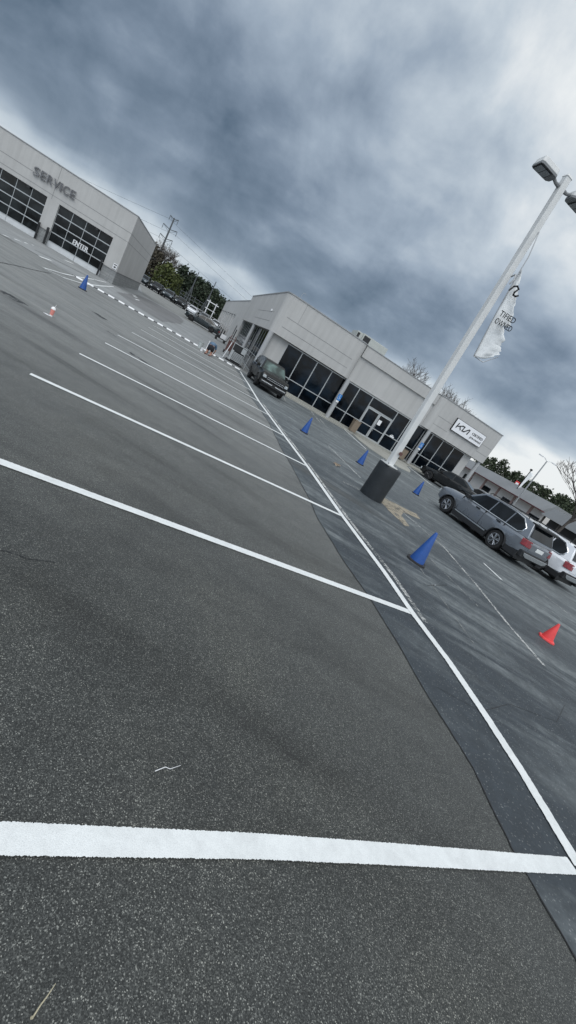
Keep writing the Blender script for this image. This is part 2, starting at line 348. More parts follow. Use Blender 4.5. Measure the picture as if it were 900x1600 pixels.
mp = N(t, 'ShaderNodeMapping'); mp.inputs['Rotation'].default_value = (0, 0, R(-12)); mp.inputs['Scale'].default_value = (1.25, 1.5, 1); mp.inputs['Location'].default_value = (3.3, 1.7, 0); L(cb.outputs[0], mp.inputs[0])
n1 = N(t, 'ShaderNodeTexNoise', Scale=.95, Detail=4.0, Roughness=.5, Distortion=.15); L(mp.outputs[0], n1.inputs['Vector'])
n2 = N(t, 'ShaderNodeTexNoise', Scale=2.9, Detail=6.0, Roughness=.50, Distortion=.12); L(mp.outputs[0], n2.inputs['Vector'])
n3 = N(t, 'ShaderNodeTexNoise', Scale=5.5, Detail=7.0, Roughness=.56, Distortion=.3); L(tc.outputs['Generated'], n3.inputs['Vector'])
# cloud base seen by its height: a dark shelf low on the left, paler overhead and to the right
wob = mth('MULTIPLY_ADD', n1.outputs['Fac'], .16, -.08)
wob2 = mth('MULTIPLY_ADD', n2.outputs['Fac'], .07, -.035)
el = mth('ADD', mth('ADD', sp.outputs[2], wob), wob2)
shelf = ramp(t, [(0.0, .66), (.065, .84), (.100, .76), (.135, .32), (.19, .24), (.27, .38), (.38, .60), (.55, .70), (1.0, .9)], el)
shelf.color_ramp.interpolation = 'B_SPLINE'
right = mth('MULTIPLY_ADD', sp.outputs[0], .30, .10, True)        # paler towards +X
det = mth('ADD', mth('MULTIPLY_ADD', n2.outputs['Fac'], .42, -.21), mth('MULTIPLY_ADD', n3.outputs['Fac'], .75, -.375))
det1 = mth('MULTIPLY_ADD', n1.outputs['Fac'], .34, -.17)
val = mth('ADD', mth('ADD', shelf.outputs[0], right), mth('ADD', det, det1), clamp=True)
cloud = ramp(t, [(0.0, (.058,.092,.135)), (.18, (.105,.152,.212)), (.38, (.205,.265,.345)), (.58, (.35,.425,.515)), (.78, (.56,.635,.705)), (1.0, (.88,.91,.92))], val)
bg2 = t.nodes.new('ShaderNodeBackground'); L(cloud.outputs[0], bg2.inputs[0])
# the overcast is brightest overhead and on the far side of the sky, behind the camera
zen = ramp(t, [(0.0, 1.0), (.62, 1.02), (.85, 1.15), (1.0, 1.2)], sp.outputs[2])
back = mth('MULTIPLY_ADD', mth('MAXIMUM', mth('MULTIPLY', sp.outputs[1], -1.0), 0.0), 1.1, 1.0)
L(mth('MULTIPLY', zen.outputs[0], back), bg2.inputs[1])
mx = t.nodes.new('ShaderNodeMixShader'); mx.inputs[0].default_value = .92
L(bg.outputs[0], mx.inputs[1]); L(bg2.outputs[0], mx.inputs[2]); L(mx.outputs[0], out.inputs[0])
sun = bpy.data.lights.new('Sun', 'SUN'); sun.energy = 1.15; sun.angle = R(40); sun.color = (1, .97, .93)
so = bpy.data.objects.new('Sun', sun); COL.objects.link(so)
az = R(SUN_AZ); e = R(SUN_EL); d = Vector((math.sin(az)*math.cos(e), math.cos(az)*math.cos(e), math.sin(e)))
so.rotation_euler = d.to_track_quat('Z', 'Y').to_euler(); so.location = (0, 0, 60)
scene.view_settings.view_transform = 'Standard'; scene.view_settings.look = 'None'; scene.view_settings.exposure = 0.0; scene.view_settings.gamma = 1

# ------------------------------------------------------------------ ground
def radial_ground():
    rings = [0, .5, 1, 2, 4, 7, 11, 16, 22, 28, 34, 42, 52, 65, 80, 95, 110, 140, 200, 320, 600, 1200, 2500]; n = 180
    mb = MB(); vs = [(0, 0, 0)]
    for r in rings[1:]:
        for k in range(n): a = 2*math.pi*k/n; vs.append((r*math.cos(a), r*math.sin(a), hz(r, 0)))
    fs = [(0, 1+k, 1+(k+1) % n) for k in range(n)]
    for i in range(len(rings)-2):
        for k in range(n): fs.append((1+i*n+k, 1+(i+1)*n+k, 1+(i+1)*n+(k+1) % n, 1+i*n+(k+1) % n))
    return mb.add(vs, fs)
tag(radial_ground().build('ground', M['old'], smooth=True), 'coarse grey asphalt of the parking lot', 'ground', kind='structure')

def sheet(name, A, B, mat, z, n=30, jit=0.0, label=None):
    """surface between two polylines A and B laid on the lot at height z"""
    mb = MB(); vs = []
    for a, b in zip(A, B):
        for k in range(n+1):
            f = k/n
            x = a[0]*(1-f)+b[0]*f; y = a[1]*(1-f)+b[1]*f
            vs.append((x, y, hz(x, y)+z))
    fs = [(i*(n+1)+k, i*(n+1)+k+1, (i+1)*(n+1)+k+1, (i+1)*(n+1)+k) for i in range(len(A)-1) for k in range(n)]
    o = mb.add(vs, fs).build(name, mat)
    return tag(o, label, None, kind='structure')
def resample(P, step):
    out = []
    for a, b in zip(P, P[1:]):
        L_ = math.dist(a, b); n = max(1, int(L_/step))
        for k in range(n): out.append((a[0]+(b[0]-a[0])*k/n, a[1]+(b[1]-a[1])*k/n))
    out.append(P[-1]); return out
rj = random.Random(3)
def wander(P, amp, sm=.8):
    out = []; e = 0
    for i, (x, y) in enumerate(P):
        a = P[max(0, i-1)]; b = P[min(len(P)-1, i+1)]; l = math.dist(a, b) or 1
        e = e*sm + rj.uniform(-amp, amp)
        out.append((x - (b[1]-a[1])/l*e, y + (b[0]-a[0])/l*e))
    return out
def line(name, P, width, mat, z=.008, rag=.003, step=.03, label=None, kind='structure'):
    """a painted line with slightly ragged edges, laid along P"""
    P = resample(P, step); mb = MB(); vs = []
    for i, (x, y) in enumerate(P):
        a = P[max(0, i-1)]; b = P[min(len(P)-1, i+1)]; l = math.dist(a, b) or 1
        nx, ny = -(b[1]-a[1])/l, (b[0]-a[0])/l
        w1 = width/2 + rj.uniform(-rag, rag); w2 = width/2 + rj.uniform(-rag, rag)
        for s_, w_ in ((1, w1), (-1, w2)):
            X, Y = x+nx*w_*s_, y+ny*w_*s_; vs.append((X, Y, hz(X, Y)+z))
    fs = [(2*i, 2*i+1, 2*i+3, 2*i+2) for i in range(len(P)-1)]
    o = mb.add(vs, fs).build(name, mat)
    return tag(o, label, None, kind=kind)
def blob(name, P, mat, z, rag=.05, label=None):
    P = wander(resample(P + [P[0]], .12)[:-1], rag, .75)
    mb = MB(); c = (sum(p[0] for p in P)/len(P), sum(p[1] for p in P)/len(P))
    bm = bmesh.new(); vs = [bm.verts.new((x, y, hz(x, y)+z)) for x, y in P]; f = bm.faces.new(vs); f.normal_update()
    if f.normal.z < 0: f.normal_flip()
    bmesh.ops.triangulate(bm, faces=[f]); me = bpy.data.meshes.new(name); bm.to_mesh(me); bm.free(); me.materials.append(mat)
    o = bpy.data.objects.new(name, me); COL.objects.link(o); return tag(o, label, None, kind='structure')

edge = [(4.2,-1.9),(3.1,.75),(2.68,1.96),(2.48,2.49),(2.36,3.09),(2.06,3.73),(1.79,4.44),(1.65,4.77),(1.44,5.28),(1.09,5.93),(.55,7.17),(.11,8.51),(-1.05,11.64),(-2.14,14.79),(-3.68,18.25),(-6.6,26.1),(-7.9,29.2)]
er = wander(resample(edge, .25), .011, .8)
uu = (math.cos(R(24)), math.sin(R(24)))
sheet('driving_lane', er, [(x+70*uu[0], y+70*uu[1]) for x, y in er], M['seal'], .004, 50, label='dark sealed asphalt of the driving lane')
line('pavement_joint', er, .012, M['crack'], .0065, .005, .05, 'dark crack where two asphalt surfaces meet')
# smoother drive beyond the dashed line
da, db = (-7.6, 29.9), (-17.4, 25.0)
A = [(da[0]+(db[0]-da[0])*k/12, da[1]+(db[1]-da[1])*k/12) for k in range(13)] + [(-40, 14)]
sheet('driveway', A, [(x-55*math.cos(R(-68)) , y+60) for x, y in A], M['drive'], .004, 40, label='smooth pale driveway beyond the dashed line')
blob('driveway_patch', [(-18.6,31.6),(-23.3,43.2),(-23.9,47.4),(-21.9,50.2),(-19.6,46.5),(-16.6,39),(-14.2,30.3),(-16.1,29.9)], M['dark'], .009, .05, 'dark asphalt patch beside the service building')
sheet('driveway_strip', [(-26, 49), (-19, 54)], [(-45, 82), (-37, 87)], M['pale'], .012, 20, label='pale concrete strip across the far driveway')
sheet('verge', [(-140, 70), (-60, 108), (10, 150), (120, 175)], [(-400, 300), (-200, 420), (0, 600), (300, 600)], M['grass'], .03, 6, label='rough grass verge beyond the parking lots')

# ------------------------------------------------------------------ painted lines
line('front_stall_line', [(-1.55,.36),(-.28,1.07),(.69,1.555),(1.42,1.90),(3.05,2.66)], .112, M['fresh'], .0095, .0026, .004, 'widest white stall line across the foreground')
stripes = [[(-4.05,2.47),(-2.35,3.335),(-.74,4.13),(1.69,5.34),(2.12,5.55)],
 [(-4.14,5.83),(.95,8.38)],[(-5.30,8.61),(-.19,11.23)],[(-6.44,11.33),(-1.34,13.88)],[(-7.59,13.85),(-2.48,16.57)],[(-8.55,16.45),(-3.57,18.98)],[(-9.6,19.08),(-4.63,21.56)],[(-10.7,21.85),(-5.73,24.29)],[(-11.8,24.5),(-6.75,27.0)]]
for i_, s_ in enumerate(stripes): line('stall_line', s_, .115 if i_ < 3 else .13, M['fresh'], .0095, .0028, .012, 'fresh white stall line across the coarse asphalt')
line('lane_line', [(3.12,2.68),(2.96,3.42),(2.79,4.0),(2.53,4.75),(2.18,5.5),(1.79,6.53),(.95,8.41),(-.19,11.23),(-1.66,14.55),(-3.59,19.02),(-5.6,24.3),(-7.42,28.9)], .118, M['fresh'], .0135, .0035, .02, 'long white line joining the ends of the stalls')
line('old_lane_line', [(2.36,5.52),(1.98,6.62),(1.06,8.55),(-.05,11.3),(-1.5,14.6),(-3.4,19.1)], .09, M['worn'], .0085, .012, .02, 'flaking older line beside the long white line')
dl = math.dist(da, db); du = ((db[0]-da[0])/dl, (db[1]-da[1])/dl)
sb = thing('speed_bump', 'low black and white speed bump running across the drive to the showroom corner', 'speed bump', (da[0], da[1], 0), math.atan2(du[1], du[0]))
p = .2
while p < dl:
    for w0, w1, hh, mt in ((0, .36, .085, M['white']), (.36, .60, .05, M['black'])):
        m = MB(); m.prism([(-.15, -.01), (-.14, hh*.4), (-.07, hh), (.07, hh), (.14, hh*.4), (.15, -.01)], lambda y, z: (p+w0+.004, y, z+.004), lambda y, z: (p+w1-.004, y, z+.004))
        m.build('white_segment' if w0 == 0 else 'black_segment', mt, sb)
    p += .60
for q in ((-19.3, 35.6), (-20.6, 37.6), (-21.3, 38.6)): line('bay_marking', [q, (q[0]-.5, q[1]+1.5)], .16, M['fresh'], .016, .01, .05, 'short white dash on the drive beside the service building')
for P, wd, m_ in (([(-15.33,19.98),(-16.4,22.9),(-17.9,26.5),(-19.6,30.2),(-21.4,34.6)], .10, 'fresh'), ([(-15.33,19.98),(-15.0,21.0),(-16.0,24.1),(-18.1,28.9),(-20.9,34.9)], .10, 'fresh'),
                  ([(-21.72,24.47),(-22.9,27.2),(-25.6,31.9)], .11, 'fresh'), ([(-20.6,23.3),(-21.8,26.3),(-24.6,32.1)], .11, 'fresh'),
                  ([(-18.8,24.0),(-19.3,25.6)], .2, 'fresh'), ([(-22.9,31.6),(-23.3,33.0)], .22, 'fresh')):
    line('bay_marking', P, wd, M[m_], .0145, .006, .05, 'curved white guide line in front of the service doors')
line('trench_drain', [(-20.7,25.9),(-20.15,29.6),(-19.4,31.6)], .10, M['crack'], .016, .01, .05, 'dark narrow drain in front of the service doors')
line('crack', [(-11.9,13.4),(-12.9,15.6),(-13.5,17.1),(-14.6,19.6)], .035, M['crack'], .007, .015, .05, 'long thin crack in the coarse asphalt')
line('crack', [(-1.62,2.28),(-1.45,2.40),(-1.32,2.45),(-1.19,2.57)], .006, M['crack'], .006, .003, .01, 'short fine crack in the near asphalt')
line('crack', [(2.2,4.0),(2.75,4.05),(3.3,4.6),(4.1,4.9),(4.6,5.6)], .006, M['crack'], .0075, .003, .03, 'fine wandering crack in the sealed asphalt')
line('crack', [(1.5,6.9),(2.2,7.3),(2.7,7.2),(3.3,8.0)], .008, M['crack'], .0075, .004, .03, 'thin crack crossing under the old line')
for P, wd, m_ in (([(3.0,13.0),(4.05,11.5),(4.42,9.4),(4.6,7.8),(4.82,6.72)], .075, 'worn'), ([(5.72,12.75),(6.0,11.85)], .09, 'fresh'), ([(0,18.2),(1.50,14.8)], .09, 'worn'),
                  ([(-1.39,29.63),(-.6,26.6)], .09, 'worn'), ([(-2.3,31.4),(-1.2,27.4)], .11, 'worn'), ([(.4,33.3),(2.18,28.15)], .13, 'fresh'), ([(5.6,36.6),(7.55,30.8)], .16, 'fresh'), ([(3.5,31.4),(4.4,27.7)], .10, 'worn'),
                  ([(-4.2,29.6),(-3.7,27.5)], .09, 'worn'), ([(.90,12.1),(1.45,12.45)], .09, 'worn'), ([(3.6,14.4),(5.2,12.4),(6.6,9.9)], .06, 'ghost'), ([(3.2,9.2),(3.9,7.9),(4.1,7.0)], .06, 'ghost'),
                  ([(6.6,12.9),(8.2,10.3)], .08, 'ghost'), ([(8.2,13.6),(8.8,12.8)], .07, 'worn'), ([(2.5,8.9),(2.9,7.2),(3.2,5.8)], .05, 'ghost')):
    line('old_marking', P, wd, M[m_], .0095, .012, .03, 'worn white marking on the sealed asphalt')
blob('dirt_patch', [(2.13,12.6),(2.2,13.5),(2.86,13.91),(3.65,14.32),(3.73,13.7),(3.07,13.17),(2.79,12.33),(2.99,11.5),(2.8,11.14),(2.37,12.0)], M['tan'], .0105, .03, 'sandy patch where an island was removed beside the pole base')
for P in ([(-6.2,12.3),(-5.4,12.15),(-5.3,11.9),(-6.0,11.9)], [(-7.8,13.6),(-7.3,13.55),(-7.35,13.3),(-7.7,13.35)], [(-9.7,15.9),(-9.2,15.8),(-9.25,15.5),(-9.7,15.55)], [(-8.5,10.3),(-7.8,10.2),(-7.9,9.8),(-8.5,9.9)], [(-4.7,20.6),(-4.3,20.7),(-3.9,20.3),(-4.4,20.1)], [(-4.3,24.6),(-3.6,24.7),(-3.5,24.2),(-4.2,24.2)]):
    blob('oil_stain', P, M['stain'], .0065, .04, 'dark oil spot on the lot')

# ------------------------------------------------------------------ text and lettering
def text_mb(s_, size, ext, sx=1.0, shear=0.0):
    cu = bpy.data.curves.new('t', 'FONT'); cu.body = s_; cu.size = size; cu.extrude = ext; cu.shear = shear; cu.resolution_u = 3
    o = bpy.data.objects.new('t', cu); COL.objects.link(o)
    me = bpy.data.meshes.new_from_object(o.evaluated_get(bpy.context.evaluated_depsgraph_get()))
    vs = [(v.co.x*sx, v.co.y, v.co.z) for v in me.vertices]; fs = [tuple(p.vertices) for p in me.polygons]
    bpy.data.objects.remove(o); bpy.data.curves.remove(cu); bpy.data.meshes.remove(me)
    return vs, fs
def put_text(mb, s_, size, ext, x, y, z, width=None, shear=0.0, bold=0.0):
    """upright lettering in the local XZ plane facing -Y"""
    vs, fs = text_mb(s_, size, ext, 1.0, shear)
    mn = min(v[0] for v in vs); mxx = max(v[0] for v in vs); k = width/(mxx-mn) if width else 1
    for b in ([0] if not bold else [-bold, 0, bold]):
        mb.add([(x+(v[0]-mn)*k+b, y-v[2]-abs(b)*.05, z+v[1]+b*.3) for v in vs], fs)
def stroke(mb, pts, w_, y, th, fx):
    """bars of width w_ along pts, in local XZ plane"""
    for (a, b) in zip(pts, pts[1:]):
        ax, az_ = fx(*a); bx, bz = fx(*b); l = math.hypot(bx-ax, bz-az_) or 1; nx, nz = -(bz-az_)/l*w_/2, (bx-ax)/l*w_/2
        ex, ez = (bx-ax)/l*w_*.3, (bz-az_)/l*w_*.3
        q = [(ax-ex+nx, az_-ez+nz), (ax-ex-nx, az_-ez-nz), (bx+ex-nx, bz+ez-nz), (bx+ex+nx, bz+ez+nz)]
        mb.hexa([(p_[0], y, p_[1]) for p_ in q] + [(p_[0], y-th, p_[1]) for p_ in q])
def logo(mb, x, y, z, w_, h, th):
    f = lambda u, v: (x+(u+v*.12)*w_/2.3, z+v*h)
    s_ = h*.21
    stroke(mb, [(0,0),(0,1)], s_, y, th, f); stroke(mb, [(.08,.33),(.82,.93),(1.12,.93),(1.12,0)], s_, y-.001, th, f); stroke(mb, [(.40,.60),(.82,0)], s_, y-.002, th, f)
    stroke(mb, [(1.12,.06),(1.45,.08),(1.95,.93),(2.12,.93),(2.12,0)], s_, y-.003, th, f)

# ------------------------------------------------------------------ pre-owned showroom
K = thing('showroom_building', 'low grey stucco showroom with dark storefront glass behind the light pole', 'building', (-7.46, 30.97, 0), R(21))
SH = -math.tan(R(1.2))
def kz(s_, t_): return .013*t_ + .014*max(s_-3, 0)
def kb(mb, s0, s1, t0, t1, z0, z1, tilt=True):
    """block in building coordinates (s along the front, t into the depth)"""
    vs = []
    for z in (z0, z1):
        for s_, t_ in ((s0,t0),(s1,t0),(s1,t1),(s0,t1)): vs.append((s_+SH*t_, t_, z+(.016*max(t_-2, 0) if tilt else 0)))
    return mb.hexa(vs)
def rounded(mb, s0, s1, t0, t1, z0, z1, r, corners, slope=0.016):
    """wall block whose named vertical corners are rounded"""
    pts = []
    for (cs, ct, a0, nm) in ((s0, t0, 180, 'fl'), (s1, t0, 270, 'fr'), (s1, t1, 0, 'br'), (s0, t1, 90, 'bl')):
        if nm in corners:
            ox = cs + (r if cs == s0 else -r); oy = ct + (r if ct == t0 else -r)
            for k in range(9): a = R(a0+90*k/8); pts.append((ox+r*math.cos(a), oy+r*math.sin(a)))
        else: pts.append((cs, ct))
    mb.prism(pts, lambda s_, t_: (s_+SH*t_, t_, z0+slope*max(t_-2, 0)), lambda s_, t_: (s_+SH*t_, t_, z1+slope*max(t_-2, 0)))
    return mb
FB, FT = 3.27, 5.93
m = MB(); rounded(m, 0, 6.72, 0, 22, FB, FT, .55, ('fl', 'fr')); m.build('fascia', M['wall'], K, smooth=True, ang=30)
m = MB(); kb(m, 6.725, 14.0, .45, 20, FB, FT-.02); m.build('fascia', M['wall'], K)
m = MB(); rounded(m, 14.0, 20.75, 0, 20.0, FB, FT+.02, .55, ('fl',), .0); m.build('fascia', M['wall'], K, smooth=True, ang=30)
# upper band of the recessed middle stands proud and throws a shadow line
m = MB(); kb(m, 6.73, 13.99, .30, .448, 5.1, FT); m.build('parapet_band', M['wall'], K, bevel=.01)
m = MB(); rounded(m, -.04, 6.76, -.04, 22.04, FT+.002, FT+.07, .58, ('fl', 'fr')); m.build('coping', M['coping'], K)
m = MB(); kb(m, 6.765, 13.95, .26, 20, FT+.003, FT+.05); m.build('coping', M['coping'], K)
m = MB(); rounded(m, 13.96, 20.79, -.04, 20.04, FT+.022, FT+.085, .58, ('fl',), .0); m.build('coping', M['coping'], K)
# joints
def joint(par, *q):
    m = MB(); m.box(*q); m.build('wall_joint', M['groove'], par)
for z in (3.87, 4.55):
    joint(K, (.62, -.006, z-.012), (6.1, .0, z+.012)); joint(K, (14.6, -.006, z-.012), (16.1, 0, z+.012)); joint(K, (19.45, -.006, z-.012), (20.6, 0, z+.012))
    m = MB(); m.hexa([(-.006+SH*t_, t_, zz+.016*max(t_-2, 0)) for zz in (z-.012, z+.012) for t_ in (2.0, 11.5)][:0] or [(a_+SH*t_, t_, zz+.016*max(t_-2, 0)) for zz in (z-.012, z+.012) for a_, t_ in ((-.006, 2.0), (0, 2.0), (0, 11.5), (-.006, 11.5))]); m.build('wall_joint', M['groove'], K)
joint(K, (1.47, -.006, 4.55), (1.485, 0, FT))
# ground floor wall: piers beside the glass, back of the building
m = MB(); kb(m, .30, 1.62, .37, 1.1, -.3, FB-.004, False); kb(m, 19.0, 19.75, .37, 1.1, -.3, FB-.004, False)
kb(m, 1.62, 19.0, .60, 1.1, -.3, FB-.004, False); kb(m, .42, 19.75, 1.11, 21.5, -.3, FB-.004)
m.build('wall', M['wall'], K)
m = MB(); kb(m, 1.6, 19.0, .20, .36, -.2, .30, False); m.build('sill', M['conc'], K, bevel=.01)
# storefront windows, each with its frame and panes
def store(s0, s1, z0=.22, z1=3.2, trans=1.15, t_=.36, head=None):
    a = MB(); fw = .03
    kb(a, s0, s0+fw, t_, t_+.10, z0, z1, False); kb(a, s1-fw, s1, t_, t_+.10, z0, z1, False)
    kb(a, s0+fw, s1-fw, t_, t_+.10, z0, z0+.06, False); kb(a, s0+fw, s1-fw, t_, t_+.10, z1-.05, z1, False)
    if trans: kb(a, s0+fw, s1-fw, t_, t_+.10, trans-.03, trans+.03, False)
    f = a.build('window', M['frame'], K)
    g = MB()
    kb(g, s0+fw, s1-fw, t_+.05, t_+.06, z0+.06, (trans-.03) if trans else z1-.05, False)
    if trans: kb(g, s0+fw, s1-fw, t_+.05, t_+.06, trans+.03, z1-.05, False)
    g.build('pane', M['glass'], f)
ms = [1.62, 2.84, 4.12, 5.41, 6.65, 7.95, 9.25]
for a, b in zip(ms, ms[1:]): store(a+.002, b-.002, .1+.015*a, 3.2)
ms = [11.70, 12.95, 14.60, 15.45, 16.57, 17.8, 19.0]
for a, b in zip(ms, ms[1:]): store(a+.002, b-.002, .08+.017*a, 3.22, 1.28)
store(9.252, 11.698, 2.42, 3.2, None)
# double door
for (a, b, hx) in ((9.30, 10.46, 10.36), (10.48, 11.66, 10.58)):
    f = MB(); z0, z1 = .24, 2.40
    kb(f, a, a+.09, .34, .42, z0, z1, False); kb(f, b-.09, b, .34, .42, z0, z1, False); kb(f, a+.09, b-.09, .34, .42, z0, z0+.16, False); kb(f, a+.09, b-.09, .34, .42, z1-.10, z1, False); kb(f, a+.09, b-.09, .34, .42, 1.15, 1.21, False)
    dd = f.build('door', M['frame'], K)
    g = MB(); kb(g, a+.09, b-.09, .375, .385, z0+.16, 1.15, False); kb(g, a+.09, b-.09, .375, .385, 1.21, z1-.10, False); g.build('pane', M['glass'], dd)
    h = MB(); h.tube([(hx, .34, .95), (hx, .27, .97), (hx, .27, 1.5), (hx, .34, 1.52)], .014, 8); h.build('handle', M['chrome'], dd, smooth=True)
for q in (9.25, 11.662):
    m = MB(); m.box((q, .345, .1), (q+.04, .46, 2.42)); m.build('door_jamb', M['frame'], K)
m = MB(); m.box((10.62, .318, 1.58), (10.92, .333, 1.98)); tag(m.build('door_notice', M['white'], K), 'white paper notice taped inside the glass door', None)
m = MB(); m.box((12.15, .345, 1.30), (12.55, .356, 1.42)); m.box((12.25, .345, 1.45), (12.45, .356, 1.50)); m.build('window_decal', M['white'], K)
# columns
for s_, t_ in ((.16, .05), (6.72, .10), (14.78, .10), (20.55, .25)):
    m = MB(); m.lathe([(.17, -.3), (.17, FB-.005)], 24, (s_, t_, 0)); m.build('column', M['column'], K, smooth=True)
m = MB(); m.lathe([(.17, -.1), (.17, FB+.1)], 20, (.10+SH*9.6, 9.6, 0)); m.build('column', M['column'], K, smooth=True)
# side storefront
t0 = 1.3
k = 0
while t0 < 20.8:
    t1 = t0+1.28; a = MB(); zb = .1+.013*t0
    for (ta, tb) in ((t0, t0+.03), (t1-.03, t1)): kb(a, .375, .405, ta, tb, zb, FB-.01)
    kb(a, .375, .405, t0+.03, t1-.03, zb, zb+.06, False); kb(a, .375, .405, t0+.03, t1-.03, 1.2, 1.25)
    f = a.build('side_window', M['frame'], K); g = MB(); kb(g, .385, .398, t0+.03, t1-.03, zb+.06, 1.2); kb(g, .385, .398, t0+.03, t1-.03, 1.25, FB-.01); g.build('pane', M['glass'], f)
    t0 = t1+.004; k += 1
# service wing behind, with its row of bays
m = MB()
def wing(mb, s0, s1, t0, t1, z0, z1): return kb(mb, s0, s1, t0, t1, z0, z1)
wing(m, .25, 16, 22.06, 34, -.3, 5.55); wing(m, .62, 16, 34.01, 76, -.3, 5.55); wing(m, .25, .60, 34.01, 76, 3.55, 5.55)
bt = [34.01 + i*5.2 for i in range(9)]
for i, a in enumerate(bt): wing(m, .25, .60, a, a+1.5 if i < 8 else 76, -.3, 3.545)
m.build('service_wing_wall', M['wall2'], K)
m = MB(); kb(m, .2, 16, 22.06, 76.05, 5.552, 5.62); m.build('coping', M['coping'], K)
for a in bt[:-1]:
    d_ = MB(); kb(d_, .50, .58, a+1.502, a+5.198, 1.3, 3.54); dd = d_.build('bay_door', M['door_panel'], K)
    g = MB(); kb(g, .49, .58, a+1.502, a+5.198, .1, 1.29); g.build('pane', M['glass'], dd)
m = MB(); kb(m, .235, .25, 25.8, 26.8, 1.2, 2.4); m.build('vent', M['blackm'], K)
m = MB(); kb(m, .15, .25, 23.5, 23.62, -.1, 2.0); m.build('downpipe', M['blackm'], K)
# eave lamps on the side wall
for t_, z in ((3.4, 4.62), (21.8, 5.75), (36, 4.6), (44, 4.7), (40, 4.0)):
    m = MB(); zz = z+.016*t_; m.box((-.16, t_-.12, zz-.09), (.0 if t_ < 22 else .24, t_+.12, zz+.07)); m.build('wall_light', M['white'], K, bevel=.02)
# sidewalk and entrance apron
def walk(name, P, z0, z1, mat, label):
    mb = MB(); c, s_ = math.cos(R(21)), math.sin(R(21))
    P = [(-7.46+a*c-b*s_, 30.97+a*s_+b*c) for a, b in P]; n = len(P)
    mb.add([(x, y, hz(x, y)+z0) for x, y in P] + [(x, y, hz(x, y)+z1) for x, y in P], [tuple(range(n, 2*n))] + [(i, (i+1) % n, (i+1) % n+n, i+n) for i in range(n)])
    return tag(mb.build(name, mat, bevel=.015), label, None, kind='structure')
walk('sidewalk', [(1.2,-.75),(8.9,-.75),(8.9,.3),(1.2,.3)], -.1, .10, M['conc'], 'concrete sidewalk in front of the left showroom windows')
walk('sidewalk', [(14.4,-.9),(20.5,-.9),(20.5,.5),(14.4,.3)], -.1, .12, M['conc'], 'concrete sidewalk in front of the right showroom windows')
walk('entrance_apron', [(8.902,-.7),(8.7,-2.6),(8.9,-4.4),(9.8,-5.6),(10.9,-6.0),(12.0,-5.5),(12.9,-3.9),(13.5,-2.2),(14.398,-.9),(14.398,.3),(8.902,.3)], -.1, .055, M['conc'], 'pale concrete apron in front of the double doors')

def kloc(s_, t_, z):
    c, q = math.cos(R(21)), math.sin(R(21)); return (-7.46+s_*c-t_*q, 30.97+s_*q+t_*c, z)
# wall sign
S = thing('wall_sign', 'white rectangular sign with black logo and certified pre-owned lettering on the fascia', 'sign', kloc(16.15, 0, 4.17), R(21))
m = MB(); m.box((0, -.15, 0), (3.25, -.004, 1.04)); m.build('sign_box', M['blackm'], S)
m = MB(); m.box((.03, -.162, .03), (3.22, -.152, 1.01)); m.build('sign_face', M['signw'], S)
m = MB(); logo(m, .28, -.164, .36, 1.32, .40, .012); m.build('logo', M['signk'], S)
m = MB(); put_text(m, 'CERTIFIED', .29, .004, 1.90, -.168, .54, 1.18, bold=.006); m.build('lettering', M['signk'], S)
m = MB(); put_text(m, 'pre-owned', .29, .004, 1.90, -.168, .24, 1.18, bold=.004); m.build('lettering', M['signk'], S)
# blue access signs on the columns
for s_, lab in ((6.72, 'blue accessible parking sign on the column left of the doors'), (14.78, 'blue accessible parking sign on the column right of the doors')):
    q = thing('parking_sign', lab, 'sign', kloc(s_, -.08, 1.55+.012*s_), R(21), 'blue signs on the showroom columns')
    m = MB(); m.box((-.15, -.03, 0), (.15, -.01, .46)); m.build('sign_plate', M['signblue'], q, bevel=.004)
    m = MB(); m.lathe([(.028, 0), (.028, .004)], 12, (-.01, -.036, .36), 'y'); m.tube([(-.01,-.034,.32),(0,-.034,.22),(.07,-.034,.21),(.10,-.034,.13)], .014, 6)
    m.tube([(-.04+.075*math.cos(R(a)), -.034, .16+.075*math.sin(R(a))) for a in range(120, 400, 20)], .010, 6); m.build('wheelchair_symbol', M['white'], q)
    m = MB(); m.box((-.11, -.03, -.16), (.11, -.01, -.03)); m.build('lower_plate', M['white'], q)
# roof unit, antenna
H = thing('roof_unit', 'pale metal air conditioning unit on the showroom roof', 'air conditioner', kloc(7.6, 5.2, 5.95), R(21))
m = MB(); m.box((0, 0, 0), (2.5, 1.8, 1.25)); m.build('housing', M['hvac'], H, bevel=.02)
m = MB(); m.box((-.55, .1, .25), (-.003, 1.6, 1.2)); m.build('intake_hood', M['hvac'], H, bevel=.02)
m = MB(); m.box((.12, -.012, .35), (.72, -.002, 1.15)); m.build('grille', M['blackm'], H)
m = MB(); m.box((-.5, .09, .4), (-.28, .098, 1.1)); m.build('grille', M['blackm'], H)
m = MB(); m.box((2.75, .3, .02), (3.4, .9, .16)); m.box((2.52, .5, .05), (2.76, .6, .1)); m.build('duct_box', M['blackm'], H)
for s_, t_, z, lab in ((1.0, 1.2, 6.0, 'thin rooftop antenna near the front corner of the showroom'), (12.2, 3.0, 5.95, 'bent roof pipe above the middle of the showroom roof'), (15.3, 5.0, 5.95, 'bent roof pipe nearer the sign end of the roof')):
    a_ = thing('roof_vent', lab, 'vent pipe', kloc(s_, t_, z), R(21))
    m = MB(); h = .5 if s_ > 5 else .45; m.tube([(0,0,0),(0,0,h),(.05,0,h+.1),(.2,0,h+.13),(.28,0,h+.02)], .025 if s_ > 5 else .012, 8); m.build('pipe', M['steel'], a_, smooth=True)
    m = MB(); m.lathe([(.06, 0), (.03, .05)], 10); m.build('flange', M['steel'], a_)

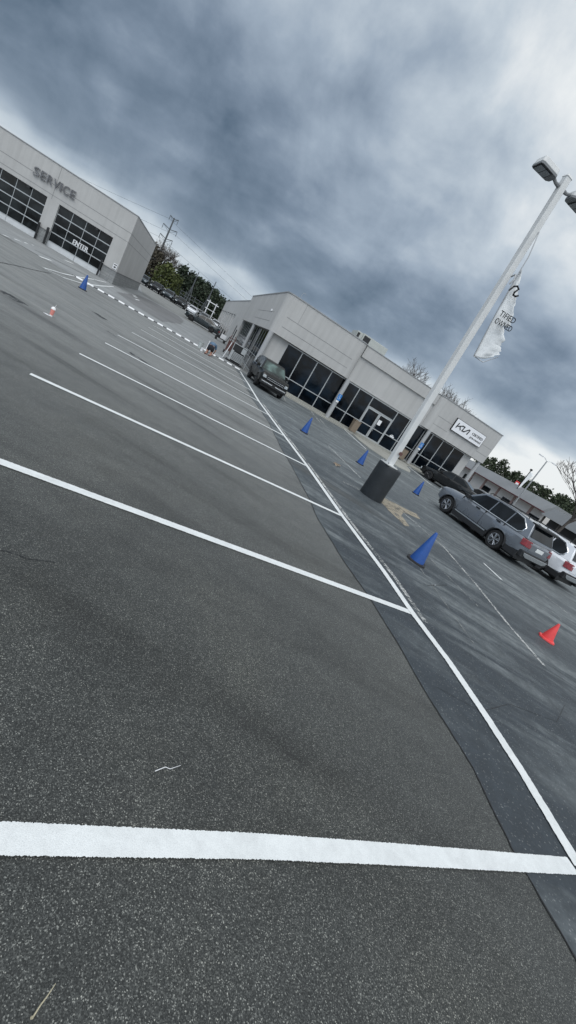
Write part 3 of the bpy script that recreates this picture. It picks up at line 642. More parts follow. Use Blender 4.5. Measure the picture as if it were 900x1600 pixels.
# ------------------------------------------------------------------ service building
V = thing('service_building', 'grey service building with large glazed garage doors and a block base', 'building', (-22.03, 36.39, 0), R(20))
SV = -math.tan(R(2.0))
def vb(mb, s0, s1, t0, t1, z0, z1):
    vs = [(s_+SV*t_, t_, z) for z in (z0, z1) for s_, t_ in ((s0,t0),(s1,t0),(s1,t1),(s0,t1))]
    return mb.hexa(vs)
RT = 5.62; BD = 1.2
doors = [(-5.22, -1.08), (-10.4, -6.1), (-15.4, -11.3)]
m = MB()
vb(m, -20, 0, 0, .30, 3.3, RT); vb(m, -20, 0, .302, 16.5, 3.3, RT)
for a, b in ((-1.08, 0), (-6.1, -5.22), (-11.3, -10.4), (-20, -15.4)): vb(m, a, b, 0, .30, BD, 3.298)
vb(m, -.30, 0, .302, 16.5, BD, 3.298); vb(m, -20, -.301, 16.2, 16.5, BD, 3.298); vb(m, -20, -19.7, .302, 16.19, BD, 3.298)
m.build('wall', M['wall'], V)
for q in ((-1.08, .02, -.02, .30), (-6.1, -5.22, -.02, .30), (-11.3, -10.4, -.02, .30), (-20, -15.4, -.02, .30), (-.30, .02, .302, 16.52), (-20, -.301, 16.2, 16.5)):
    m = MB(); vb(m, *q, -.3, BD-.002); m.build('block_base', M['cmu'], V)
m = MB()
for a, b in ((-1.08, .045), (-6.1, -5.22), (-11.3, -10.4)): vb(m, a, b, -.045, -.021, BD-.07, BD)
vb(m, .021, .045, -.02, 16.5, BD-.07, BD); m.build('base_ledge', M['groove'], V)
m = MB(); vb(m, -20.04, .04, -.04, 16.54, RT+.002, RT+.07); m.build('coping', M['coping'], V, bevel=.01)
for z in (4.28, 3.60):
    m = MB(); vb(m, -20, 0, -.006, 0, z-.014, z+.014); m.build('wall_joint', M['groove'], V)
    m = MB(); vb(m, 0, .006, 0, 16.5, z-.014, z+.014); m.build('wall_joint', M['groove'], V)
joint(V, (-5.83, -.007, 3.32), (-5.81, 0, RT))
for a, b in doors:
    rows = [.60, 1.28, 1.96, 2.64, 3.30]; nc = 4; cw = (b-a)/nc
    f = MB()
    for i in range(nc+1):
        x = a + i*cw; w_ = .035 if 0 < i < nc else .07
        vb(f, max(a, x-w_/2), min(b, x+w_/2), .15, .20, .62, 3.296)
    for z in rows[:-1]: vb(f, a, b, .145, .205, z-.035, z+.035)
    dd = f.build('garage_door', M['frame'], V)
    g = MB(); vb(g, a, b, .17, .18, .64, 3.296); g.build('pane', M['glass2'], dd)
    g = MB(); vb(g, a, (a+b)/2-.01, .15, .2, .02, .563); vb(g, (a+b)/2+.01, b, .15, .2, .02, .563); g.build('lower_panel', M['door_panel'], dd, bevel=.006)
    if b == -1.08:
        g = MB(); put_text(g, 'ENTER', .50, .003, -3.60, .142, 1.32, 1.15, bold=.016); g.build('lettering', M['white'], dd)
    g = MB(); vb(g, (a+b)/2+.75, (a+b)/2+.95, -.16, -.008, 3.13, 3.28); g.build('door_sensor', M['black'], dd)
# letters
S = thing('wall_lettering', 'raised grey SERVICE letters above the garage doors', 'sign', (-22.03+math.cos(R(20))*-7.4, 36.39+math.sin(R(20))*-7.4, 4.12), R(20))
x = 0
for ch, w_ in zip('SERVICE', (.40, .35, .41, .45, .11, .43, .35)):
    m = MB(); put_text(m, ch, .82, .045, x, -.09, 0, w_, bold=.006); m.build('letter', M['letter'], S); x += w_+{'R': .03, 'V': .06}.get(ch, .10)
def vloc(s_, t_, z):
    c, q = math.cos(R(20)), math.sin(R(20)); return (-22.03+s_*c-t_*q, 36.39+s_*q+t_*c, z)
m = MB()
n_ = thing('wall_notice', 'small white notice on the corner pier of the service building', 'sign', vloc(-.38, 0, 1.30), R(20))
m.box((0, -.05, 0), (.30, -.024, .42)); m.build('board', M['white'], n_)
m = MB(); m.box((.07, -.056, .08), (.23, -.052, .2)); m.box((.04, -.056, .28), (.26, -.052, .36)); m.build('print', M['signk'], n_)
for s_, lab in ((-1.2, 'black door guard post beside the corner pier'), (-5.35, 'black post with keypad right of the pier between the doors'), (-6.0, 'black door guard post left of the pier between the doors'), (-10.55, 'black door guard post by the second door far edge')):
    b_ = thing('guard_post', lab, 'post', vloc(s_, -.14, 0), R(20), 'black posts at the garage doors')
    m = MB(); m.box((-.06, -.06, -.1), (.06, .06, 1.45)); m.build('post', M['blackm'], b_, bevel=.01)
    m = MB(); m.box((-.075, -.1, 1.2), (.075, -.062, 1.42)); m.build('reflector', M['black'], b_, bevel=.01)

# ------------------------------------------------------------------ light pole with its base, lamps and banner
P0 = Vector((1.80, 12.42, 0))
bs = thing('pole_base', 'waist high black painted concrete drum carrying the light pole', 'concrete base', P0)
m = MB(); m.lathe([(.355, -.05), (.36, .02), (.352, .35), (.355, .7), (.352, 1.0), (.345, 1.03), (.33, 1.045), (0.01, 1.05)], 28); m.build('drum', M['base'], bs, smooth=True)
m = MB()
for z in (.34, .70): m.lathe([(.357, z-.008), (.359, z), (.357, z+.008)], 28)
m.build('form_seam', M['base'], bs, smooth=True)
lean = Vector((-.21/7.44, .03/7.44, 1)).normalized()
pl = thing('light_pole', 'tall off white parking lot light pole standing on the black drum', 'street lamp', (1.72, 12.28, 1.05))
def pp(h, dx=0, dy=0): return lean*h + Vector((dx, dy, 0))
m = MB(); H_ = 7.60; q = .092
sec = [(-q, -q+.02), (-q+.02, -q), (q-.02, -q), (q, -q+.02), (q, q-.02), (q-.02, q), (-q+.02, q), (-q, q-.02)]
rot = R(28); sec = [(a*math.cos(rot)-b*math.sin(rot), a*math.sin(rot)+b*math.cos(rot)) for a, b in sec]
m.prism(sec, lambda a, b: pp(0, a, b), lambda a, b: pp(H_, a*.9, b*.9)); m.build('shaft', M['polew'], pl)
m = MB(); m.prism([(a*1.12, b*1.12) for a, b in sec], lambda a, b: pp(H_, a*.9, b*.9), lambda a, b: pp(H_+.05, a*.7, b*.7)); m.build('cap', M['polew'], pl)
m = MB(); m.box((-.19, -.19, .0), (.19, .19, .025), rot); m.build('base_plate', M['polew'], pl)
for k_ in range(4):
    m = MB(); a_ = R(45+90*k_)+rot; m.tube([(.21*math.cos(a_), .21*math.sin(a_), .0), (.21*math.cos(a_), .21*math.sin(a_), .07)], .018, 6); m.build('bolt', M['steel'], pl)
m = MB(); m.lathe([(.05, 0), (.055, .02), (.03, .05)], 12, (.09, -.13, .42), 'y'); m.build('hand_hole', M['rust'], pl)
m = MB(); m.tube([pp(5.35, .10, -.04), pp(5.42, .16, -.10), pp(5.30, .19, -.12), pp(5.18, .15, -.1)], .02, 6); m.build('hook', M['steel'], pl, smooth=True)
for sg in (-1, 1):
    dirx = Vector((math.cos(R(22)), math.sin(R(22)), 0))*sg; side = Vector((-dirx.y, dirx.x, 0))
    c0 = pp(H_-.22)
    hd = MB()
    def hp(u, v, z): return c0 + dirx*u + side*v + Vector((0, 0, z))
    prof = [(.30,.10),(.36,.17),(.80,.19),(.86,.16),(.86,-.16),(.80,-.19),(.36,-.17),(.30,-.10)]
    hd.prism(prof, lambda u, v: hp(u, v, .02), lambda u, v: hp(.56+(u-.56)*.92, v*.88, .15))
    h_ = hd.build('lamp_head', M['polew'], pl, bevel=.015)
    g = MB(); g.prism([(u, v) for u, v in prof], lambda u, v: hp(.57+(u-.57)*.985, v*.97, -.02), lambda u, v: hp(.57+(u-.57)*.985, v*.97, .018)); g.build('underside', M['lampb'], h_)
    g = MB(); g.prism([(.46,-.15),(.83,-.15),(.83,.15),(.46,.15)], lambda u, v: hp(u, v, -.034), lambda u, v: hp(u, v, -.022)); g.build('lens_frame', M['black'], h_)
    for u0 in (.485, .655):
        g = MB(); g.prism([(u0,-.125),(u0+.155,-.125),(u0+.155,.125),(u0,.125)], lambda u, v: hp(u, v, -.044), lambda u, v: hp(u, v, -.036)); g.build('lens', M['lens'], h_)
    g = MB(); g.tube([c0+dirx*.08, c0+dirx*.2+Vector((0,0,.0)), c0+dirx*.34+Vector((0,0,.06))], [.05, .035, .04], 8); g.build('arm', M['lampb'], pl, smooth=True)

# torn banner on its sprung rod
bn = thing('banner', 'torn white banner on a thin rod hanging from the light pole', 'banner', (1.72, 12.28, 0))
top = Vector((-.06, .0, 7.36)); n0 = Vector((.02, -.10, 6.42)); bl = Vector((.28, .06, 4.50))
m = MB(); m.tube([pp(6.42-.0, .10, -.06)+Vector((0,0,1.05-.0)) , Vector((0.03,-.08,6.9)), Vector((.05,-.08,6.4)), Vector((.13,-.03,5.6)), bl], .012, 6); m.build('rod', M['steel'], bn, smooth=True)
m = MB(); m.tube([bl, bl+Vector((.28,-.04,-.02)), bl+Vector((.52,-.08,.26))], .010, 6); m.build('lower_rod', M['steel'], bn, smooth=True)
# cloth: left edge follows the rod, right edge is ragged
rb = random.Random(5); rows = 46; vs = []; nx = 10
for i in range(rows+1):
    f = i/rows; z = 6.62 + (4.50-6.62)*f
    lx = .04 + (.28-.04)*max(0, (6.62-z)/2.12)**1.15; ly = -.09+.15*f
    wdt = .03 + .62*min(1, f*1.15)**.85
    if f > .80: wdt = .65 - (f-.80)*.6
    if f > .55: wdt -= .10*abs(math.sin(f*13+.6))+.05*abs(math.sin(f*41))
    wdt += rb.uniform(-.02, .02)
    for k in range(nx+1):
        u = k/nx; vs.append((lx+wdt*u, ly-.12*wdt*u+.035*math.sin(u*7+f*9), z - .03*u + .24*u*u*min(1, max(0, f-.7)/.3)))
fs = [(i*(nx+1)+k, i*(nx+1)+k+1, (i+1)*(nx+1)+k+1, (i+1)*(nx+1)+k) for i in range(rows) for k in range(nx)]
m = MB().add(vs, fs); cl = m.build('cloth', M['cloth'], bn, smooth=True); sd = cl.modifiers.new('thick', 'SOLIDIFY'); sd.thickness = .006
bv = rb
m = MB(); f = lambda u, v: (.10+u*.22, 6.03+v*.20)
stroke(m, [(-.15,.2),(.05,.8),(.35,1.0),(.65,.8),(.45,.3),(.5,0),(.8,-.02),(1.0,.2)], .04, -.20, .006, f); m.build('logo_fragment', M['signk'], bn)
m = MB(); put_text(m, 'TIFIED', .19, .003, .19, -.215, 5.50, .42, bold=.002); m.build('lettering', M['signk'], bn)
m = MB(); put_text(m, 'OWNED', .19, .003, .19, -.215, 5.31, .46, bold=.002); m.build('lettering', M['signk'], bn)

# ------------------------------------------------------------------ cones
def cone(x, y, label, h, r, mat, basem, rz, bw):
    c = thing('traffic_cone', label, 'traffic cone', (x, y, hz(x, y)+.004), rz, 'cones standing on the lot')
    m = MB(); m.lathe([(r, .03), (r*.97, .06), (r*.22, h-.02), (r*.16, h)], 24); m.build('cone', mat, c, smooth=True)
    m = MB(); q = bw/2; k = q*.28
    P = [(-q,-k),(-k,-q),(k,-q),(q,-k),(q,k),(k,q),(-k,q),(-q,k)]
    m.prism(P, lambda a, b: (a, b, 0), lambda a, b: (a*.96, b*.96, .035)); m.build('foot', basem, c, bevel=.006)
    return c
cone(2.66, 8.32, 'nearest blue cone with a black foot on the sealed asphalt', .70, .155, M['blue'], M['coneb'], .5, .44)
cone(-1.13, 17.75, 'blue cone between the long white line and the showroom windows', .67, .15, M['blue'], M['coneb'], .9, .40)
cone(1.53, 18.5, 'blue cone just left of the black drum', .67, .15, M['blue'], M['coneb'], .2, .40)
cone(4.52, 19.9, 'blue cone between the black drum and the grey wagon', .67, .15, M['blue'], M['coneb'], .6, .40)
cone(-13.9, 20.95, 'blue cone near the glazed service door', .70, .155, M['blue'], M['coneb'], .3, .40)
cone(5.72, 8.44, 'small red cone alone at the right of the lot', .40, .115, M['red'], M['red'], .4, .34)

# ------------------------------------------------------------------ vehicles
def lerp(a, b, f): return a+(b-a)*f
def interp(P, x):
    if x <= P[0][0]: return P[0][1]
    for (a, va), (b, vb_) in zip(P, P[1:]):
        if x <= b: return lerp(va, vb_, (x-a)/(b-a))
    return P[-1][1]
def wheel(parent, x, y, side, r, w_, style='bright', n=10):
    wl = MB(); wl.lathe([(r*.62, -w_/2), (r*.93, -w_/2), (r, -w_/2+.03), (r, w_/2-.03), (r*.93, w_/2), (r*.62, w_/2)], 28, (0,0,0), 'y')
    o = wl.build('wheel', M['tyre'], parent, smooth=True, loc=(x, y, r))
    yo = side*(w_/2)
    rm = MB(); rm.lathe([(r*.64, 0), (r*.66, side*.012), (r*.60, side*.014), (r*.58, -side*.03)], 28, (0, yo, 0), 'y'); 
    for k in range(5):
        for dq in (-.17, .17):
            a = 2*math.pi*k/5+.3; a2 = a+dq
            p0 = Vector((math.cos(a)*r*.10, 0, math.sin(a)*r*.10)); p1 = Vector((math.cos(a2)*r*.62, 0, math.sin(a2)*r*.62))
            rm.tube([p0+Vector((0, yo-side*.002, 0)), p1+Vector((0, yo+side*.004, 0))], [r*.07, r*.055], 6)
    rm.lathe([(r*.14, 0), (r*.12, side*.02)], 12, (0, yo, 0), 'y')
    rm.build('rim', M['rim'] if style == 'bright' else M['rimd'], o, smooth=True)
    dk = MB(); dk.lathe([(r*.6, 0), (r*.6, side*.004)], 24, (0, yo-side*.05, 0), 'y'); dk.build('brake_disc', M['black'], o)
    return o
def vehicle(name, label, cat, loc, rz, paint_, P, group=None, detail=2):
    """local +X is forward, wheels touch z=0"""
    T = thing(name, label, cat, loc, rz, group)
    Lh = P['len']/2; W = P['w']/2; wr = P['wr']; wb = P['wb']; fx = P.get('fx', Lh-.93); rx = fx-wb
    belt = P['belt']; low = P['low']; ra = wr+.055
    xs = sorted(set([round(-Lh+P['len']*i/(110 if detail > 1 else 50), 4) for i in range((110 if detail > 1 else 50)+1)] + [fx-ra, fx+ra, rx-ra, rx+ra]))
    def arch(x):
        z = 0
        for c in (fx, rx):
            if abs(x-c) < ra: z = max(z, wr*.98+math.sqrt(max(0, ra*ra-(x-c)**2)))
        return z
    def plan(x):
        f = abs(x)/Lh
        e = P.get('round', .16)
        k = max(0, (f-(1-e))/e); return W*(1-.22*k**2.4)
    rings = []
    for x in xs:
        zt = interp(P['top'], x); zl = interp(P['bot'], x); w_ = plan(x); za = arch(x); sh = interp(P['shoulder'], x)
        bul = 0.0
        for c in (fx, rx):
            bul = max(bul, P.get('flare', .03)*max(0, 1-((x-c)/(ra*1.5))**2))
        pts = [(w_-.10, zl), (w_-.02, zl+.06), (w_-.005, lerp(zl, sh, .30)), (w_+bul*.6, lerp(zl, sh, .55)), (w_+bul*.5, lerp(zl, sh, .78)), (w_, sh-.02), (w_-.03, sh+.02), (w_-.07, max(sh+.04, zt-.05)), (w_-.14, max(sh+.045, zt-.015)), (w_*.5, max(sh+.05, zt)), (0, max(sh+.055, zt+.012))]
        pts = [(y, max(z, za) if i < 6 else max(z, za+.001*i)) for i, (y, z) in enumerate(pts)]
        rings.append((x, pts))
    m = MB(); n = len(rings[0][1]); vs = []
    for x, pts in rings:
        for y, z in pts: vs.append((x, y, z))
        for y, z in pts[::-1][1:]: vs.append((x, -y, z))
    nn = 2*n-1
    fs = [(i*nn+k, i*nn+k+1, (i+1)*nn+k+1, (i+1)*nn+k) for i in range(len(rings)-1) for k in range(nn-1)]
    fs += [tuple(range(nn)), tuple((len(rings)-1)*nn+k for k in range(nn))[::-1]]
    m.add(vs, fs); m.build('body', paint_, T, smooth=True, ang=32)
    # underbody and arch liners
    m = MB(); m.box((-Lh+.25, -W+.28, .20), (Lh-.25, W-.28, .62))
    for c in (fx, rx): m.box((c-ra-.02, -W+.30, .3), (c+ra+.02, W-.30, wr+ra+.01))
    m.build('underbody', M['black'], T)
    # dark sills / cladding
    if P.get('clad'):
        m = MB()
        for sg in (1, -1):
            for c in (fx, rx):
                pr = [(c+ra*math.cos(R(a)), wr*.98+ra*math.sin(R(a))) for a in range(-8, 190, 9)]
                pr2 = [(c+(ra+.06)*math.cos(R(a)), wr*.98+(ra+.06)*math.sin(R(a))) for a in range(-8, 190, 9)]
                for (a, b, a2, b2) in zip(pr, pr[1:], pr2, pr2[1:]):
                    y0 = sg*(W-.06); y1 = sg*(W+.035)
                    m.hexa([(a[0], y0, a[1]), (b[0], y0, b[1]), (b2[0], y0, b2[1]), (a2[0], y0, a2[1]), (a[0], y1, a[1]), (b[0], y1, b[1]), (b2[0], y1-sg*.02, b2[1]), (a2[0], y1-sg*.02, a2[1])])
            m.box((rx+ra+.03, min(sg*(W-.1), sg*(W+.015)), .20), (fx-ra-.03, max(sg*(W-.1), sg*(W+.015)), .44))
            m.box((-Lh+.10, min(sg*(W-.4), sg*(W-.02)), .28), (rx-ra-.03, max(sg*(W-.4), sg*(W-.02)), .50))
        m.build('cladding', M['clad'], T, bevel=.008)
        m = MB()
        for sg in (1, -1): m.box((rx+ra+.12, min(sg*(W+.0), sg*(W+.026)), .40), (fx-ra-.12, max(sg*W, sg*(W+.026)), .455))
        m.build('sill_trim', M['chrome'], T, bevel=.006)
    for c in (fx, rx):
        for sg in (1, -1): wheel(T, c, sg*(W-.12), sg, wr, .24, P.get('rim', 'bright'))
    # greenhouse
    G = P['gh']; zb, zr = G['zb'], G['zr']; wb_, wt = W-.08, W-.30
    def gy(z): return lerp(wb_, wt, (z-zb)/(zr-zb))
    prof = G['prof']
    m = MB(); nP = len(prof)
    m.prism(prof, lambda x, z: (x, gy(z), z), lambda x, z: (x, -gy(z), z)); gh = m.build('cabin', paint_, T, bevel=.035, segs=3, smooth=True, ang=30)
    # side glass
    for sg in (1, -1):
        for poly in G['side']:
            m = MB(); m.prism(poly, lambda x, z: (x, sg*(gy(z)-.01), z), lambda x, z: (x, sg*(gy(z)+.012), z)); m.build('side_window', M['cglass'], T)
        if G.get('trim'):
            m = MB(); m.tube([(x, sg*(gy(z)+.014), z) for x, z in G['trim']], G.get('trimr', .016), 6); m.build('window_trim', M['chrome'], T, smooth=True)
    def slab(name_, a, b, inset, mt, l0=.08, l1=.92, off=.012, width=1.0):
        pa = Vector((lerp(a[0], b[0], l0), 0, lerp(a[1], b[1], l0))); pb = Vector((lerp(a[0], b[0], l1), 0, lerp(a[1], b[1], l1)))
        d_ = (pb-pa).normalized(); nrm = Vector((-d_.z, 0, d_.x)); 
        if nrm.dot(Vector((1 if a[0] > 0 else -1, 0, .6))) < 0: nrm = -nrm
        ya, yb = (gy(pa.z)-inset)*width, (gy(pb.z)-inset)*width
        m = MB(); lo = [pa+Vector((0, ya, 0)), pa+Vector((0, -ya, 0)), pb+Vector((0, -yb, 0)), pb+Vector((0, yb, 0))]
        m.hexa([v-nrm*.01 for v in lo] + [v+nrm*off for v in lo]); return m.build(name_, mt, T, bevel=.006)
    slab('windscreen', *G['front'], .07, P.get('wsm', M['cglass']))
    slab('rear_window', *G['rear'], .10, M['cglass'])
    # mirrors
    mx_ = G['front'][0][0]-.42
    for sg in (1, -1):
        m = MB(); m.box((mx_-.07, min(sg*(W-.02), sg*(W+.20)), zb+.03), (mx_+.09, max(sg*(W-.02), sg*(W+.20)), zb+.19)); m.build('mirror', M['clad'] if P.get('clad') else paint_, T, bevel=.03)
    # lamps, bumpers, handles
    zt_f = interp(P['top'], Lh-.1)
    for sg in (1, -1):
        m = MB(); m.box((Lh-.16, min(sg*(W-.52), sg*(W-.12)), zt_f-.24), (Lh-.005+.012, max(sg*(W-.52), sg*(W-.12)), zt_f-.08)); m.build('headlight', M['head'], T, bevel=.02)
    tl = P.get('tail')
    for sg in (1, -1):
        m = MB()
        if tl == 'bracket':
            # tall lamp wrapping the corner with a hooked top
            P_ = [(-Lh-.045, W-.36), (-Lh-.045, W-.19), (-Lh+.04, W-.085), (-Lh+.12, W-.02), (-Lh+.19, W+.03), (-Lh+.19, W-.15), (-Lh+.17, W-.36)]
            m.prism(P_, lambda x, y: (x, sg*y, .80), lambda x, y: (x+.05, sg*(y-.01), 1.05))
        else:
            m.box((-Lh-.012, min(sg*(W-.42), sg*(W-.06)), zt_f-.16), (-Lh+.16, max(sg*(W-.42), sg*(W-.06)), zt_f+.02))
        m.build('tail_light', M['tail'], T, bevel=.015)
    hs = P.get('handles', [])
    if detail > 1:
        for sg in (1, -1):
            for hx, hzz in hs:
                m = MB(); m.box((hx-.11, min(sg*(W-.02), sg*(W+.035)), hzz-.018), (hx+.11, max(sg*(W-.02), sg*(W+.035)), hzz+.02)); m.build('door_handle', M['black'] if P.get('clad') else paint_, T, bevel=.01)
        m = MB()
        for sg in (1, -1):
            for jx in P.get('joints', []): m.box((jx-.004, min(sg*(W-.2), sg*(W+.004)), .46), (jx+.004, max(sg*(W-.2), sg*(W+.004)), belt-.02))
        if P.get('joints'): m.build('door_seam', M['black'], T)
    m = MB(); m.box((-Lh-.03, -.24, P.get('plz', .80)), (-Lh-.012, .24, P.get('plz', .80)+.14)); m.build('number_plate', M['plate'], T, bevel=.004)
    return T, gy, Lh, W
# shapes
suv = dict(len=4.98, w=1.98, wr=.375, wb=2.90, fx=1.56, belt=1.12, low=.3, clad=True, tail='bracket', flare=.05, round=.14, plz=.80,
  top=[(-2.49,.98),(-2.44,1.06),(-2.2,1.12),(-1.0,1.12),(.9,1.12),(1.05,1.14),(1.9,1.08),(2.3,1.0),(2.49,.78)],
  bot=[(-2.49,.62),(-2.42,.50),(-2.0,.44),(-1.0,.42),(1.2,.42),(2.1,.40),(2.45,.46),(2.49,.52)],
  shoulder=[(-2.49,.90),(-2.2,1.0),(1.2,1.0),(2.3,.92),(2.49,.72)],
  gh=dict(zb=1.08, zr=1.74, prof=[(1.18,1.06),(.42,1.66),(.20,1.72),(-.8,1.755),(-1.7,1.72),(-2.12,1.66),(-2.36,1.10),(-2.36,1.06)],
    side=[[(.92,1.13),(.34,1.60),(-.30,1.66),(-.30,1.13)],[(-.36,1.13),(-.36,1.66),(-1.20,1.65),(-1.20,1.13)],[(-1.26,1.13),(-1.26,1.65),(-1.66,1.60),(-1.98,1.36),(-1.95,1.20),(-1.85,1.13)]],
    trim=[(.95,1.115),(-.5,1.115),(-1.85,1.115),(-1.99,1.19),(-2.02,1.37),(-1.68,1.63),(-1.2,1.68),(-.3,1.69)], trimr=.024,
    front=((1.18,1.10),(.42,1.66)), rear=((-2.365,1.14),(-2.12,1.66))),
  handles=[(.10,1.02),(-1.02,1.04)], joints=[1.02,-.30,-1.30])
def make_suv(label, loc, rz, pm, group):
    T, gy, Lh, W = vehicle('parked_suv', label, 'car', loc, rz, M[pm], suv, group)
    m = MB(); m.box((-2.33, -.72, 1.60), (-1.98, .72, 1.70)); m.build('rear_spoiler', M['black'], T, bevel=.03)
    m = MB()
    for sg in (1, -1): m.tube([(.25, sg*.70, 1.72), (.15, sg*.70, 1.79), (-1.7, sg*.70, 1.79), (-1.8, sg*.70, 1.72)], .018, 6)
    m.build('roof_rail', M['black'], T, smooth=True)
    m = MB(); m.box((-2.53, -.90, .40), (-2.32, .90, .66)); m.build('rear_bumper', M['clad'], T, bevel=.03)
    m = MB(); m.prism([(-.84,.60),(.84,.60),(.78,.50),(.60,.44),(-.60,.44),(-.78,.50)], lambda y, z: (-2.50, y, z), lambda y, z: (-2.565, y, z)); m.build('skid_plate', M['chrome'], T, bevel=.01)
    m = MB(); m.prism([(-.66,.72),(.66,.72),(.76,1.0),(-.76,1.0)], lambda y, z: (-2.47, y, z), lambda y, z: (-2.505, y, z)); m.build('tailgate_panel', M[pm], T, bevel=.02)
    m = MB(); put_text(m, 'KIA', .09, .003, 0, 0, 0, .2); 
    m.v = [(-2.512+y*.2, .1-x, z+1.02) for x, y, z in m.v]; m.build('badge', M['chrome'], T)
    return T
def heading(a): return R(a)
# grey SUV: left wheels at (5.88,19.45) and (7.42,17.01)
hd = math.atan2(19.45-17.01, 5.88-7.42); f_ = Vector((math.cos(hd), math.sin(hd))); rt = Vector((f_.y, -f_.x))
mid = (Vector((5.88,19.45))+Vector((7.42,17.01)))/2 + rt*(.99-.12)
ctr = mid - f_*(1.56-1.45)
make_suv('grey blue wagon with black wheel arches parked nearest the red cone', (ctr.x, ctr.y, .004), hd, 'p_grey', 'large wagons parked at the right')
c2 = ctr + rt*3.0 - f_*.15
make_suv('white wagon parked behind the grey blue one at the right edge', (c2.x, c2.y, .004), hd, 'p_white', 'large wagons parked at the right')

compact = dict(suv, clad=False, tail='x', wsm=M['wglass'], rim='dark', flare=.06,
  top=[(-2.49,.98),(-2.44,1.06),(-2.2,1.12),(-1.0,1.12),(.9,1.12),(1.05,1.16),(1.9,1.12),(2.3,1.06),(2.49,.88)])
th = R(-66); fv = Vector((math.cos(th), math.sin(th))); fa = Vector((-4.80, 26.15)); ct = fa - fv*1.45
T, gy, Lh, W = vehicle('parked_suv', 'black car facing the lot by the corner column of the showroom', 'car', (ct.x, ct.y, .004), th, M['p_olive'], compact)
T.scale = (.93, .93, .95)
m = MB(); m.prism([(-.60,.66),(.60,.66),(.68,.94),(-.68,.94)], lambda y, z: (2.47, y, z), lambda y, z: (2.525, y, z)); g_ = m.build('grille', M['black'], T, bevel=.02)
for z in (.74, .84):
    m = MB(); m.box((2.527, -.58, z-.012), (2.545, .58, z+.012)); m.build('grille_bar', M['chrome'], g_)
m = MB(); m.box((2.42, -.92, .36), (2.56, .92, .62)); m.build('front_bumper', M['blackm'], T, bevel=.05)
for q in ((-.84, -.10), (.10, .84)):
    m = MB(); m.box((2.555, q[0], .50), (2.585, q[1], .56)); m.build('bumper_trim', M['chrome'], T, bevel=.012)
m = MB(); m.box((2.57, -.13, .40), (2.59, .13, .47)); m.build('front_plate', M['black'], T)

sedan = dict(len=4.75, w=1.84, wr=.335, wb=2.80, fx=1.50, belt=.95, low=.25, flare=.03, round=.2, rim='dark', plz=.72,
  top=[(-2.38,.86),(-2.2,1.0),(-1.4,1.02),(1.0,.94),(1.3,.92),(2.1,.80),(2.38,.62)], bot=[(-2.38,.42),(-2,.28),(2,.26),(2.38,.32)], shoulder=[(-2.38,.76),(-2,.88),(1.2,.86),(2.2,.74),(2.38,.56)],
  gh=dict(zb=.94, zr=1.42, prof=[(1.20,.92),(.40,1.36),(.15,1.41),(-.5,1.425),(-.95,1.38),(-1.75,1.0),(-1.75,.92)],
    side=[[(.92,.98),(.33,1.31),(-.15,1.345),(-.15,.98)],[(-.21,.98),(-.21,1.345),(-.85,1.32),(-1.38,1.06),(-1.32,.98)]],
    front=((1.20,.95),(.40,1.36)), rear=((-1.75,1.02),(-.95,1.38))), handles=[(.05,.88),(-.9,.88)], joints=[.95,-.18,-1.1])
xy = (9.35, 33.6); vehicle('parked_sedan', 'black sedan parked against the right end of the showroom', 'car', (xy[0], xy[1], hz(*xy)), R(150), M['p_black'], sedan)
xy = (12.3, 33.2); s2 = dict(sedan); s2['wsm'] = M['wglass']
vehicle('parked_sedan', 'silver sedan seen between the black sedan and the grey blue wagon', 'car', (xy[0], xy[1], hz(*xy)), R(-70), M['p_silver'], s2)
# dark car at the end of the drive: a long sedan seen from its side
xy = (-21.9, 57.5); vehicle('parked_sedan', 'dark sedan parked across the end of the drive before the substation', 'car', (xy[0], xy[1], hz(*xy)), R(196), M['p_dark'], dict(sedan, top=[(-2.38,.86),(-2.2,1.0),(-1.4,1.02),(1.0,.94),(1.3,.92),(2.1,.80),(2.38,.62)]))
far = [((-44.6, 82.6), 'p_dark', 'leftmost dark car in the far row by the service building'), ((-42.2, 83.2), 'p_black', 'black car second from the left in the far row'), ((-39.9, 83.9), 'p_dark', 'dark car third from the left in the far row'), ((-37.6, 84.6), 'p_black', 'black car just left of the white cars in the far row'),
       ((-35.3, 85.3), 'p_white', 'leftmost white car in the far row'), ((-33.0, 86.0), 'p_silver', 'silver car between the two white cars in the far row'), ((-30.7, 86.7), 'p_white', 'white car at the right end of the far row')]
for (xy, pm, lab) in far:
    vehicle('parked_car', lab, 'car', (xy[0], xy[1], hz(*xy)), R(-72), M[pm], suv if pm in ('p_black', 'p_dark') else sedan, 'cars in the far row', 1)

# ------------------------------------------------------------------ kneeling painter
def skin_mesh(name, pts, edges, rad, mat, parent=None, sub=1, root=0):
    me = bpy.data.meshes.new(name); me.from_pydata(pts, edges, []); o = bpy.data.objects.new(name, me); COL.objects.link(o)
    me.materials.append(mat)
    md = o.modifiers.new('skin', 'SKIN'); md.use_smooth_shade = True
    for i, v in enumerate(me.skin_vertices[0].data): r = rad[i]; v.radius = r if isinstance(r, tuple) else (r, r); v.use_root = (i == root)
    s_ = o.modifiers.new('sub', 'SUBSURF'); s_.levels = sub; s_.render_levels = sub
    if parent: o.parent = parent
    return o
pr = thing('person', 'person in a blue shirt and black shorts kneeling at the dashed line', 'person', (-9.10, 26.75, 0), R(12))
pts = [(0,0,.54),(0,.18,.66),(0,.36,.70),(0,.50,.66),(0,.58,.60),(0,.68,.52),(0,.74,.45)]; ed = [(i, i+1) for i in range(6)]; rad = [.135,.125,.14,.10,.055,.085,.07]
def chain(start, ps, rs):
    prev = start
    for p_, r in zip(ps, rs): pts.append(p_); rad.append(r); ed.append((prev, len(pts)-1)); prev = len(pts)-1
    return prev
